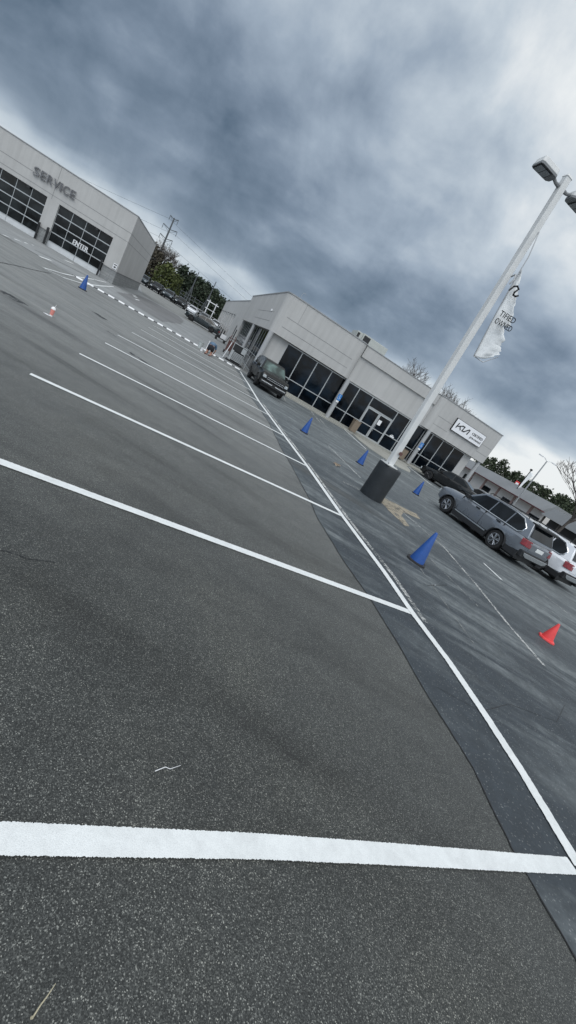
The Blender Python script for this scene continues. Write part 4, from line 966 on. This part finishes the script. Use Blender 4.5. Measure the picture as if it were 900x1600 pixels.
for sg in (-1, 1):
    chain(0, [(sg*.10,.0,.48),(sg*.13,.06,.28),(sg*.14,.10,.08),(sg*.13,-.14,.075),(sg*.12,-.34,.07),(sg*.12,-.42,.035)], [.10,.085,.06,.055,.038,.035])
    h_ = chain(3, [(sg*.19,.50,.62),(sg*.25,.56,.40),(sg*.19,.70,.20),(sg*.17,.76,.09),(sg*.165,.80,.06)], [.06,.045,.035,.028,.034])
    for k in range(4): chain(h_, [(sg*(.135+.020*k),.845,.05),(sg*(.130+.022*k),.880+.006*(k in (1,2)),.03)], [.009,.008])
    chain(h_, [(sg*.13,.81,.05),(sg*.11,.835,.035)], [.010,.009])
skin_mesh('body', pts, ed, rad, M['skin'], pr)
sp_ = [(0,.02,.60),(0,.18,.67),(0,.36,.71),(0,.50,.66),(-.19,.50,.63),(.19,.50,.63),(-.24,.55,.45),(.24,.55,.45)]
skin_mesh('shirt', sp_, [(0,1),(1,2),(2,3),(3,4),(3,5),(4,6),(5,7)], [(.20,.15),(.185,.15),(.19,.16),(.13,.12),.085,.085,.07,.07], M['shirt'], pr)
st_ = [(0,0,.545),(0,.08,.60),(-.11,.01,.46),(.11,.01,.46),(-.14,.06,.24),(.14,.06,.24)]
skin_mesh('shorts', st_, [(0,1),(0,2),(0,3),(2,4),(3,5)], [(.175,.155),(.18,.15),.135,.135,.115,.115], M['shorts'], pr)
m = MB(); m.lathe([(.02,-.02),(.085,.0),(.10,.05),(.085,.10),(.03,.13)], 14, (0,.72,.47)); m.build('hair', M['hair'], pr, smooth=True)
for sg in (-1, 1):
    m = MB(); m.box((sg*.12-.045, -.54, 0.0), (sg*.12+.045, -.36, .10)); m.build('shoe', M['shoe'], pr, bevel=.025)
bk = thing('paint_bucket', 'pale translucent paint bucket standing left of the kneeling person', 'bucket', (-10.1, 27.75, .005))
m = MB(); m.lathe([(.13,0),(.155,.40),(.17,.405),(.17,.43),(.15,.43),(.14,.38),(.12,.05)], 20); m.build('pail', M['bucket'], bk, smooth=True)
m = MB(); m.tube([(-.16,0,.40),(-.12,-.06,.30),(0,-.1,.26),(.12,-.06,.30),(.16,0,.40)], .006, 6); m.build('handle', M['steel'], bk)
ro = thing('paint_roller', 'white handled paint roller leaning beyond the kneeling person', 'paint roller', (-10.0, 28.6, .01), .4)
m = MB(); m.tube([(0,0,.05),(.02,.08,.70)], .022, 8); m.build('handle', M['white'], ro)
m = MB(); m.tube([(-.12,0,.04),(.12,0,.04)], .035, 10); m.build('roller', M['white'], ro)
pt = thing('paint_can', 'small white paint can by the hands of the kneeling person', 'paint can', (-9.55, 26.75, .005))
m = MB(); m.lathe([(.085,0),(.085,.18),(.09,.19),(.08,.2)], 16); m.build('tin', M['white'], pt, smooth=True)
m = MB(); m.tube([(-.085,0,.17),(0,-.05,.10),(.085,0,.17)], .004, 6); m.build('handle', M['steel'], pt)

# tool cabinet etc by the corner
tcab = thing('tool_cabinet', 'grey slatted metal cabinet on a dark pallet beside the corner column', 'cabinet', (-8.95, 31.9, hz(9, 31.9)), R(18))
m = MB(); m.box((-.62,-.45,0), (.62,.45,.12)); m.build('pallet', M['black'], tcab, bevel=.01)
m = MB()
for x0, x1, y0, y1 in ((-.50,-.46,-.35,.35),(.46,.50,-.35,.35)): m.box((x0,y0,.121),(x1,y1,1.28))
m.box((-.458,.31,.121),(.458,.35,1.28)); m.box((-.52,-.38,1.282),(.52,.37,1.32)); m.build('case', M['slat'], tcab, bevel=.006)
m = MB()
for k in range(7): m.box((-.30,-.352,.20+k*.085),(.44,-.31,.25+k*.085))
m.box((-.458,-.352,.13),(-.32,-.32,.84)); m.build('slat', M['slat'], tcab)
m = MB(); m.box((-.456,-.25,.14),(.456,-.24,1.27)); m.box((-.44,-.345,.88),(.14,-.33,1.24)); m.build('screen', M['black'], tcab)
m = MB(); m.box((.17,-.35,.86),(.456,-.33,1.26)); m.build('upper_panel', M['slat'], tcab)
sh_ = thing('white_board', 'white board leaning on the left side of the grey cabinet', 'board', (-9.62, 31.75, hz(9.6, 31.7)), R(18))
m = MB(); m.hexa([(-.16,-.35,.02),(-.12,-.35,.02),(-.12,.35,.02),(-.16,.35,.02),(-.02,-.35,1.22),(.02,-.35,1.22),(.02,.35,1.22),(-.02,.35,1.22)]); m.build('panel', M['white'], sh_)
m = MB(); m.box((-.19,-.36,-.005),(-.10,.36,.019)); m.build('rim', M['steel'], sh_)
ht = thing('hand_truck', 'rusty red hand truck standing behind the grey cabinet', 'hand truck', (-11.3, 37.2, hz(11, 37)), R(30))
m = MB()
for x in (-.22, .22): m.tube([(x,0,.12),(x,.05,.9),(x,.12,1.45),(x*.6,.16,1.52)], .04, 8)
for z in (.4,.7,1.0,1.3): m.tube([(-.22,.02+.07*z,z),(.22,.02+.07*z,z)], .03, 6)
m.build('frame', M['rust'], ht, smooth=True)
m = MB(); m.box((-.25,-.35,.01),(.25,0,.04)); m.build('toe_plate', M['steel'], ht)
for x in (-.28,.28):
    m = MB(); m.tube([(x-.04,.08,.13),(x+.04,.08,.13)], .125, 14); m.build('wheel', M['tyre'], ht, smooth=True)
m = MB(); m.box((-.2,-.12,.3),(.2,.0,1.1)); m.build('strapped_load', M['rust'], ht, bevel=.03)
ra_ = thing('handrail', 'low grey metal rail beside the side windows of the showroom', 'railing', (-8.0, 31.6, hz(8, 31.6)), R(112.2))
m = MB(); m.tube([(0,0,-.02),(0,0,1.0),(2.6,0,1.0),(2.6,0,-.02)], .025, 8); m.build('rail', M['steel'], ra_)
m = MB(); m.tube([(0,0,.5),(2.6,0,.5)], .018, 8); m.tube([(1.3,0,0),(1.3,0,1)], .018, 8); m.build('brace', M['steel'], ra_)
utc = thing('utility_cart', 'low utility cart with a white crate near the service bays', 'cart', (-16.6, 50.3, hz(16.6, 50.3)), R(20))
m = MB(); m.box((-.7,-.4,.28),(.7,.4,.36)); m.tube([(.68,-.3,.36),(.85,-.3,1.0),(.85,.3,1.0),(.68,.3,.36)], .02, 6); m.build('frame', M['blackm'], utc)
m = MB(); m.box((-.1,-.3,.362),(.5,.3,.85)); m.build('crate', M['white'], utc, bevel=.02)
m = MB(); m.box((-.6,-.3,.362),(-.15,.3,.62)); m.build('box', M['clad'], utc, bevel=.02)
for x in (-.5,.5):
    for y in (-.4,.4):
        m = MB(); m.tube([(x,y-.03,.14),(x,y+.03,.14)], .14, 12); m.build('wheel', M['tyre'], utc)
# black bollards along the bay wall
for i in range(8):
    t_ = 34.6+i*5.2
    c, q = math.cos(R(21)), math.sin(R(21)); s_ = -.15+SH*t_
    x, y = -7.46+s_*c-t_*q, 30.97+s_*q+t_*c
    b_ = thing('bollard', 'black bollard between two bays, number %s along the wall from the front' % ['one','two','three','four','five','six','seven','eight'][i], 'bollard', (x, y, hz(x, y)), 0, 'black bollards along the bay wall')
    m = MB(); m.lathe([(.09,0),(.09,1.0),(.06,1.06),(.01,1.08)], 14); m.build('post', M['blackm'], b_, smooth=True)

# bins
for (s_, t_, lab) in ((8.85, -.35, 'tan square litter bin left of the double doors'), (13.75, -.1, 'tan litter bin with a dark lid behind the light pole')):
    b_ = thing('litter_bin', lab, 'litter bin', kloc(s_, t_, .14+.008*s_), R(21), 'tan bins beside the showroom doors')
    m = MB(); m.prism([(-.26,-.26),(.26,-.26),(.26,.26),(-.26,.26)], lambda a, b: (a*.92, b*.92, 0), lambda a, b: (a, b, .84)); m.build('bin', M['bin_'], b_, bevel=.02)
    m = MB(); m.box((-.28,-.28,.842),(.28,.28,.90)); m.build('lid', M['bin_'] if s_ < 10 else M['clad'], b_, bevel=.02)

# drink cup and litter
cp = thing('drink_cup', 'pink iced drink in a clear cup standing on the lot', 'cup', (-7.5, 10.55, .002), .3)
m = MB(); m.lathe([(.038,.035),(.05,.175)], 20); m.build('drink', M['cupp'], cp, smooth=True)
m = MB(); m.lathe([(.036,0),(.038,.034)], 20); m.lathe([(.054,.176),(.056,.19),(.05,.20),(.042,.225),(.02,.24)], 20); m.build('lid', M['cupw'], cp, smooth=True)
m = MB(); m.tube([(.01,0,.22),(.03,0,.31)], .005, 6); m.build('straw', M['cupw'], cp)
m = MB(); m.prism([(-.08,-.05),(.05,-.06),(.07,.03),(-.06,.06)], lambda a, b: (a-.04, b, .002), lambda a, b: (a-.04, b, .008))
tag(m.build('napkin', M['white'], None, loc=(-7.52, 10.50, .002)), 'white napkin lying under the pink drink cup', 'napkin')
m = MB(); rl = random.Random(2)
vs = [(rl.uniform(-.16,.16), rl.uniform(-.12,.12), rl.uniform(0,.10)) for _ in range(14)]
m.add(vs, [(i, (i+3) % 14, (i+7) % 14) for i in range(14)]); o = m.build('paper_bag', M['paper'], None, loc=(.55, 14.25, .006)); tag(o, 'crumpled tan paper bag near the black drum', 'litter')
m = MB(); m.add([(v[0]*.16, v[1]*.16, v[2]*.2) for v in vs], [(i, (i+3) % 14, (i+7) % 14) for i in range(14)]); tag(m.build('paper_scrap', M['white'], None, loc=(2.92, 7.49, .006)), 'tiny white scrap of paper right of the nearest blue cone', 'litter')
m = MB(); m.tube([(.128,.750,.008),(.131,.775,.011),(.137,.80,.010),(.142,.832,.007)], [.0026,.0024,.002,.0012], 6); m.tube([(.128,.750,.008),(.124,.746,.010)], .004, 6); tag(m.build('dry_straw', M['twig']), 'dry straw stalk at the bottom left of the asphalt', 'twig')
m = MB(); m.tube([(.10,1.61,.008),(.135,1.655,.011),(.16,1.66,.010),(.20,1.71,.008)], [.0022,.0018,.0016,.001], 6); tag(m.build('dry_straw', M['white']), 'thin bent white stalk left of centre beyond the front line', 'twig')

# ------------------------------------------------------------------ trees
def bare_tree(name, label, x, y, h, spread, seed, depth=6, z=None, r0=None, group=None, dens=3):
    rr = random.Random(seed); T = thing(name, label, 'tree', (x, y, hz(x, y) if z is None else z), 0, group)
    tr = MB(); cr_ = MB(); r0 = r0 or h*.018
    def grow(p, d, l, r, k):
        nseg = 3; ps = [p]; q = p.copy(); dd = d.copy()
        for i in range(nseg):
            dd = (dd + Vector((rr.uniform(-.16,.16), rr.uniform(-.16,.16), rr.uniform(-.03,.14)))).normalized(); q = q+dd*l/nseg; ps.append(q.copy())
        (tr if k == 0 else cr_).tube(ps, [lerp(r, r*.62, i/nseg) for i in range(nseg+1)], 6 if k < 2 else (4 if k < 4 else 3), False)
        if k >= depth: return
        for i in range(dens if k else dens+2):
            a = rr.uniform(0, 2*math.pi); sp2 = rr.uniform(.35, .85)*spread
            nd = (dd + Vector((math.cos(a)*sp2, math.sin(a)*sp2, rr.uniform(-.1,.35)))).normalized()
            f = rr.uniform(.45, 1) if k else rr.uniform(.55, 1)
            idx = f*nseg; i0 = min(nseg-1, int(idx)); st = ps[i0].lerp(ps[i0+1], idx-i0)
            grow(st, nd, l*rr.uniform(.62,.82), max(r*.55, h*.0013), k+1)
    grow(Vector((0,0,-.1)), Vector((0,0,1)), h*.30, r0, 0)
    tr.build('trunk', M['bark'], T, smooth=True); cr_.build('crown', M['bark'], T)
    return T
def leafy(name, label, x, y, h, w_, seed, mat, n=900, z=None, base=.25, group=None, lobes=9, size=.5, kinds='round'):
    rr = random.Random(seed); T = thing(name, label, 'tree', (x, y, hz(x, y) if z is None else z), 0, group)
    m = MB(); m.tube([(0,0,-.2),(rr.uniform(-.2,.2),0,h*.35),(rr.uniform(-.3,.3),rr.uniform(-.3,.3),h*.75)], [h*.022,h*.016,h*.006], 7)
    for k in range(6):
        a = rr.uniform(0, 6.3); z0 = h*rr.uniform(.3,.65); m.tube([(0,0,z0),(math.cos(a)*w_*.3, math.sin(a)*w_*.3, z0+h*.16)], [h*.009,h*.003], 5)
    m.build('trunk', M['trunk'], T, smooth=True)
    L_ = []
    for k in range(lobes):
        f = (k+.5)/lobes; zz = h*(base+(1-base)*f*.92)
        rad = w_*.5*(math.sin(math.pi*min(1, .18+f*.82))**.6 if kinds == 'round' else (1-f*.85))
        a = rr.uniform(0, 6.3); o = rad*rr.uniform(.1,.55); L_.append((math.cos(a)*o, math.sin(a)*o, zz, max(rad*rr.uniform(.45,.7), w_*.10)))
    c = MB(); vs = []; fs = []
    for k in range(n):
        lx, ly, lz, lr = rr.choice(L_); d_ = Vector((rr.gauss(0,1), rr.gauss(0,1), rr.gauss(0,.8))).normalized()*lr*rr.uniform(.35,1.08)
        p_ = Vector((lx, ly, lz))+d_; s_ = size*rr.uniform(.5,1.3)
        a = Vector((rr.gauss(0,1), rr.gauss(0,1), rr.gauss(0,1))).normalized(); b = a.orthogonal().normalized(); cc = a.cross(b)
        o = len(vs); vs += [p_+b*s_*.5, p_+cc*s_*.35, p_-b*s_*.5, p_-cc*s_*.35]; fs.append((o, o+1, o+2, o+3))
    c.add(vs, fs).build('crown', mat, T)
    return T
def pol(az_, d_): return (d_*math.cos(R(az_)), d_*math.sin(R(az_)))
x, y = pol(116.7, 116); bare_tree('bare_tree', 'bare winter tree behind the corner of the service building', x, y, 13.2, 1.1, 11, 6, dens=3)
x, y = pol(116.7, 110); leafy('leafy_tree', 'bright green leafy tree at the foot of the tall pylon', x, y, 6.6, 7.0, 21, M['leaf'], 1700, size=.55, base=.02)
x, y = pol(115.5, 112); leafy('leafy_tree', 'green leafy tree to the right of the bright green one', x, y, 5.6, 5.5, 22, M['leaf'], 1100, size=.5, base=.02)
ring = [(118.9, 118, 8.5, 'brush'), (118.1, 116, 7.5, 'brush'), (114.9, 128, 8.6, 'pine'), (114.0, 130, 8.2, 'pine'), (113.2, 131, 8.0, 'pine'), (112.4, 133, 8.2, 'pine'), (111.6, 134, 7.8, 'pine'), (110.8, 136, 7.8, 'pine'), (110.0, 138, 7.2, 'pine'), (109.2, 140, 7.4, 'pine'), (108.4, 142, 7.4, 'pine')]
names_ = ['nearest the service building', 'second from the service building', 'beside the green tree', 'behind the left steel pole', 'just right of the left steel pole', 'between the two steel poles', 'behind the right steel pole', 'right of the right steel pole', 'by the white frame', 'behind the dark sedan', 'meeting the service wing roof']
for (a, d_, h, k_), nm in zip(ring, names_):
    x, y = pol(a, d_); leafy('pine_tree' if k_ == 'pine' else 'brushy_tree', ('dark pine in the far tree line, ' if k_ == 'pine' else 'brown leafless brushy tree ') + nm, x, y, h+.6, 10.5, int(a*10), M[k_], 2300, base=-.12, size=.62, lobes=22, group='trees beyond the substation')
# trees behind the showroom roof
x, y = pol(85.6, 62); bare_tree('bare_tree', 'bare tree showing above the middle of the showroom roof', x, y, 12.0, 1.2, 31, 6, dens=3)
x, y = pol(79.0, 60); bare_tree('bare_tree', 'bare tree showing above the sign end of the showroom roof', x, y, 12.4, 1.2, 33, 6, dens=3)
x, y = pol(61.9, 44); bare_tree('bare_tree', 'large bare tree at the right edge behind the white wagon', x, y, 11.5, 1.25, 41, 6, r0=.15, dens=3)
# evergreens beyond the shops at the right
gr = [(72.9, 135, 8.3), (71.9, 138, 9.0), (70.8, 136, 9.8), (69.7, 137, 7.4), (68.9, 136, 8.9), (67.9, 134, 8.6), (66.9, 132, 8.4), (66.0, 128, 8.3), (65.1, 124, 8.4), (64.2, 120, 8.3), (63.2, 116, 8.3), (62.2, 112, 8.0), (61.2, 108, 8.0)]
nm2 = ['beside the end column', 'second from the end column', 'tall and open, third from the end column', 'low gap before the red sign', 'behind the red sign', 'left of the dark pole', 'behind the dark pole', 'right of the far lamp', 'second right of the far lamp', 'third right of the far lamp', 'left of the bare tree', 'behind the bare tree', 'at the right edge']
for (a, d_, h), nm in zip(gr, nm2):
    x, y = pol(a, d_); leafy('evergreen_tree', 'dark evergreen beyond the shops, ' + nm, x, y, h, 9.0, int(a*7), M['evergreen'], 1500, base=.05, size=.6, lobes=16, group='evergreens beyond the shops')

# ------------------------------------------------------------------ pylon, poles, substation
x, y = pol(118.0, 140); py_ = thing('power_pylon', 'tall steel transmission pylon with three pairs of arms', 'pylon', (x, y, .9), R(20))
m = MB(); m.tube([(0,0,-.5),(0,0,17.9)], [.42,.16], 8); m.build('mast', M['psteel'], py_, smooth=True)
for z, l in ((17.5, 1.1), (14.9, 1.9), (12.4, 1.7)):
    for sg in (-1, 1):
        m = MB(); m.tube([(0,0,z),(sg*l,0,z+.5)], .09, 5); m.tube([(0,0,z-.7),(sg*l,0,z+.5)], .04, 4); m.tube([(sg*l,0,z+.5),(sg*l,0,z-.7)], .07, 5); m.build('crossarm', M['psteel'], py_)
for a, d_, h, lab in ((113.55, 116, 8.4, 'left braced steel pole of the substation'), (111.45, 112, 8.4, 'right braced steel pole of the substation')):
    x, y = pol(a, d_); q = thing('substation_pole', lab, 'utility pole', (x, y, .9), R(20))
    m = MB(); m.tube([(0,0,-.3),(0,0,h)], [.16,.09], 8); m.build('pole', M['psteel'], q, smooth=True)
    m = MB(); m.tube([(0,0,h*.65),(1.1,0,-.2)], .10, 6); m.tube([(0,0,h*.65),(-.9,0,-.2)], .06, 6); m.build('brace', M['psteel'], q, smooth=True)
x, y = pol(110.75, 107); q = thing('substation_gantry', 'white H shaped substation gantry beside the right steel pole', 'gantry', (x, y, .9), R(20))
for k in (-.8, .8):
    m = MB(); m.tube([(k,0,-.3),(k,0,4.3)], .11, 6); m.build('leg', M['white'], q)
m = MB(); m.tube([(-1.4,0,3.9),(1.4,0,3.9)], .1, 6); m.tube([(-1.2,0,2.4),(1.2,0,2.4)], .07, 6); m.build('beam', M['white'], q)
x, y = pol(112.9, 111); q = thing('substation_rack', 'pale green steel switch rack between the substation poles', 'substation rack', (x, y, .9), R(20))
m = MB()
for k in range(6): m.tube([(-3+k*1.1,0,-.3),(-3+k*1.1,0,3.0+.3*(k % 2))], .06, 5)
for z in (1.4, 2.2, 2.9): m.tube([(-3,0,z),(2.5,0,z)], .06, 5)
m.build('rack', M['psteel'], q)
m = MB()
for k in range(5): m.box((-2.8+k*1.1,-.3,.6), (-2.2+k*1.1,.3,1.3))
m.build('transformer', M['psteel'], q, bevel=.05)
# fence along the far row of cars
fe = thing('chainlink_fence', 'pale metal fence behind the far row of cars', 'fence', (-48, 87.5, .75), R(16))
m = MB()
for k in range(13): m.tube([(k*2.4,0,-.2),(k*2.4,0,1.5)], .035, 5)
m.build('post', M['steel'], fe)
m = MB(); m.tube([(0,0,1.48),(28.8,0,1.48)], .035, 5); m.tube([(0,0,.1),(28.8,0,.1)], .02, 5)
for k in range(96): m.tube([(k*.3,0,.1),(k*.3+.3,0,1.48)], .006, 3)
for k in range(96): m.tube([(k*.3+.3,0,.1),(k*.3,0,1.48)], .006, 3)
m.build('mesh_panel', M['steel'], fe)
# wires: from the pylon towards the left behind the service building and to the right beyond the showroom
X0 = Vector((*pol(118.0, 140), .9))
wdir = [Vector((-120, 20, 14)), Vector((60, 190, 12))]
for k, (z, off) in enumerate(((18.0, -1.1), (15.4, 1.9), (12.9, -1.7))):
    a = X0 + Vector((math.cos(R(20))*off, math.sin(R(20))*off, z-.9+.0))
    for j, dv in enumerate(wdir):
        b = X0 + Vector((dv.x, dv.y, z-.5+off*.2)); m = MB(); P_ = [a.lerp(b, i/16)-Vector((0,0,3.2*math.sin(math.pi*i/16))) for i in range(17)]
        m.tube(P_, .022, 4); tag(m.build('power_line', M['blackm']), 'thin %s power line running from the pylon to the %s' % (('top','middle','bottom')[k], ('left','right')[j]), 'power line')

# ------------------------------------------------------------------ shops, wall, poles at the right
def between(name, label, a1, d1, a2, d2, depth):
    x1, y1 = pol(a1, d1); x2, y2 = pol(a2, d2); ang = math.atan2(y2-y1, x2-x1); return thing(name, label, 'building', (x1, y1, hz(x1, y1)), ang), math.dist((x1, y1), (x2, y2))
T, Ls = between('shop_row', 'long low shop building with a grey roof, white walls and red trim', 78.5, 92, 63.9, 62, 12)
m = MB(); m.box((0, .05, -.5), (Ls, 14, 2.0)); m.build('wall', M['mallw'], T)
m = MB()
for k in range(9):
    a = 1+k*Ls/9
    m.box((a, .0, -.2), (a+.5, .045, 2.0))
m.build('pier', M['brick'], T)
m = MB(); m.box((0, -.9, 1.95), (Ls, .04, 2.08)); m.build('canopy_trim', M['redtrim'], T)
m = MB(); m.hexa([(0,-.8,2.085),(Ls,-.8,2.085),(Ls,14,2.085),(0,14,2.085),(0,.6,3.45),(Ls,.6,3.45),(Ls,13,3.45),(0,13,3.45)]); m.build('roof', M['mall'], T)
for k in range(6):
    a = 3+k*(Ls-6)/5
    m = MB(); m.box((a, .02, -.1), (a+2.6, .048, 1.1)); m.build('shop_window', M['glass'], T)
x1, y1 = pol(63.9, 57); x2, y2 = pol(58.0, 46)
W_ = thing('grey_shed', 'low grey shed with a dark open front beyond the white wagon', 'building', (x1, y1, hz(x1, y1)), math.atan2(y2-y1, x2-x1)); lw = math.dist((x1, y1), (x2, y2))
m = MB(); m.hexa([(0,-.5,2.05),(lw,-.5,2.05),(lw,6,2.05),(0,6,2.05),(.2,.4,3.3),(lw,.4,3.3),(lw,5,3.3),(.2,5,3.3)]); m.build('roof', M['mall'], W_)
m = MB(); m.box((.3,.6,-.3),(lw,6,2.045)); m.build('wall', M['clad'], W_)
for k in range(3):
    m = MB(); m.box((.6+k*4.2,-.3,-.3),(.78+k*4.2,-.12,2.045)); m.build('post', M['wood'], W_)
x, y = pol(67.25, 60); q = thing('street_lamp', 'distant double arm grey lamp rising above the shop roof', 'street lamp', (x, y, .3), R(20))
m = MB(); m.tube([(0,0,0),(0,0,7.6)], [.10,.07], 8); m.build('pole', M['steel'], q, smooth=True)
for sg in (-1, 1):
    m = MB(); m.tube([(0,0,7.55),(sg*.5,0,7.75),(sg*.9,0,7.78)], [.04,.04,.03], 6); m.box((min(sg*.8,sg*1.5),-.14,7.72),(max(sg*.8,sg*1.5),.14,7.82)); m.build('lamp_head', M['white'], q)
x, y = pol(68.0, 68); q = thing('flag_pole', 'thin dark pole with a pale flag left of the distant lamp', 'flagpole', (x, y, .4), R(20))
m = MB(); m.tube([(0,0,0),(0,0,6.2)], .06, 6); m.box((-.12,-.12,6.2),(.12,.12,6.45)); m.build('pole', M['blackm'], q)
m = MB(); m.add([(.07,0,6.1),(.9,.08,6.0),(.8,-.04,5.7),(.5,.06,4.4),(.35,0,3.4),(.07,0,3.2)], [(0,1,2,3,4,5)]); o = m.build('flag', M['cloth'], q); sd = o.modifiers.new('thick', 'SOLIDIFY'); sd.thickness = .01
x, y = pol(68.35, 96); q = thing('road_sign', 'small red roadside sign above the shop roof', 'sign', (x, y, .8), R(0))
m = MB(); m.tube([(0,0,0),(0,0,4.2)], .1, 6); m.build('pole', M['steel'], q)
m = MB(); m.box((-.4,-.1,3.9),(.4,.1,4.9)); m.build('sign_box', M['redsign'], q, bevel=.04)
m = MB(); m.box((-.3,-.12,4.2),(.3,-.102,4.6)); m.build('sign_face', M['white'], q)
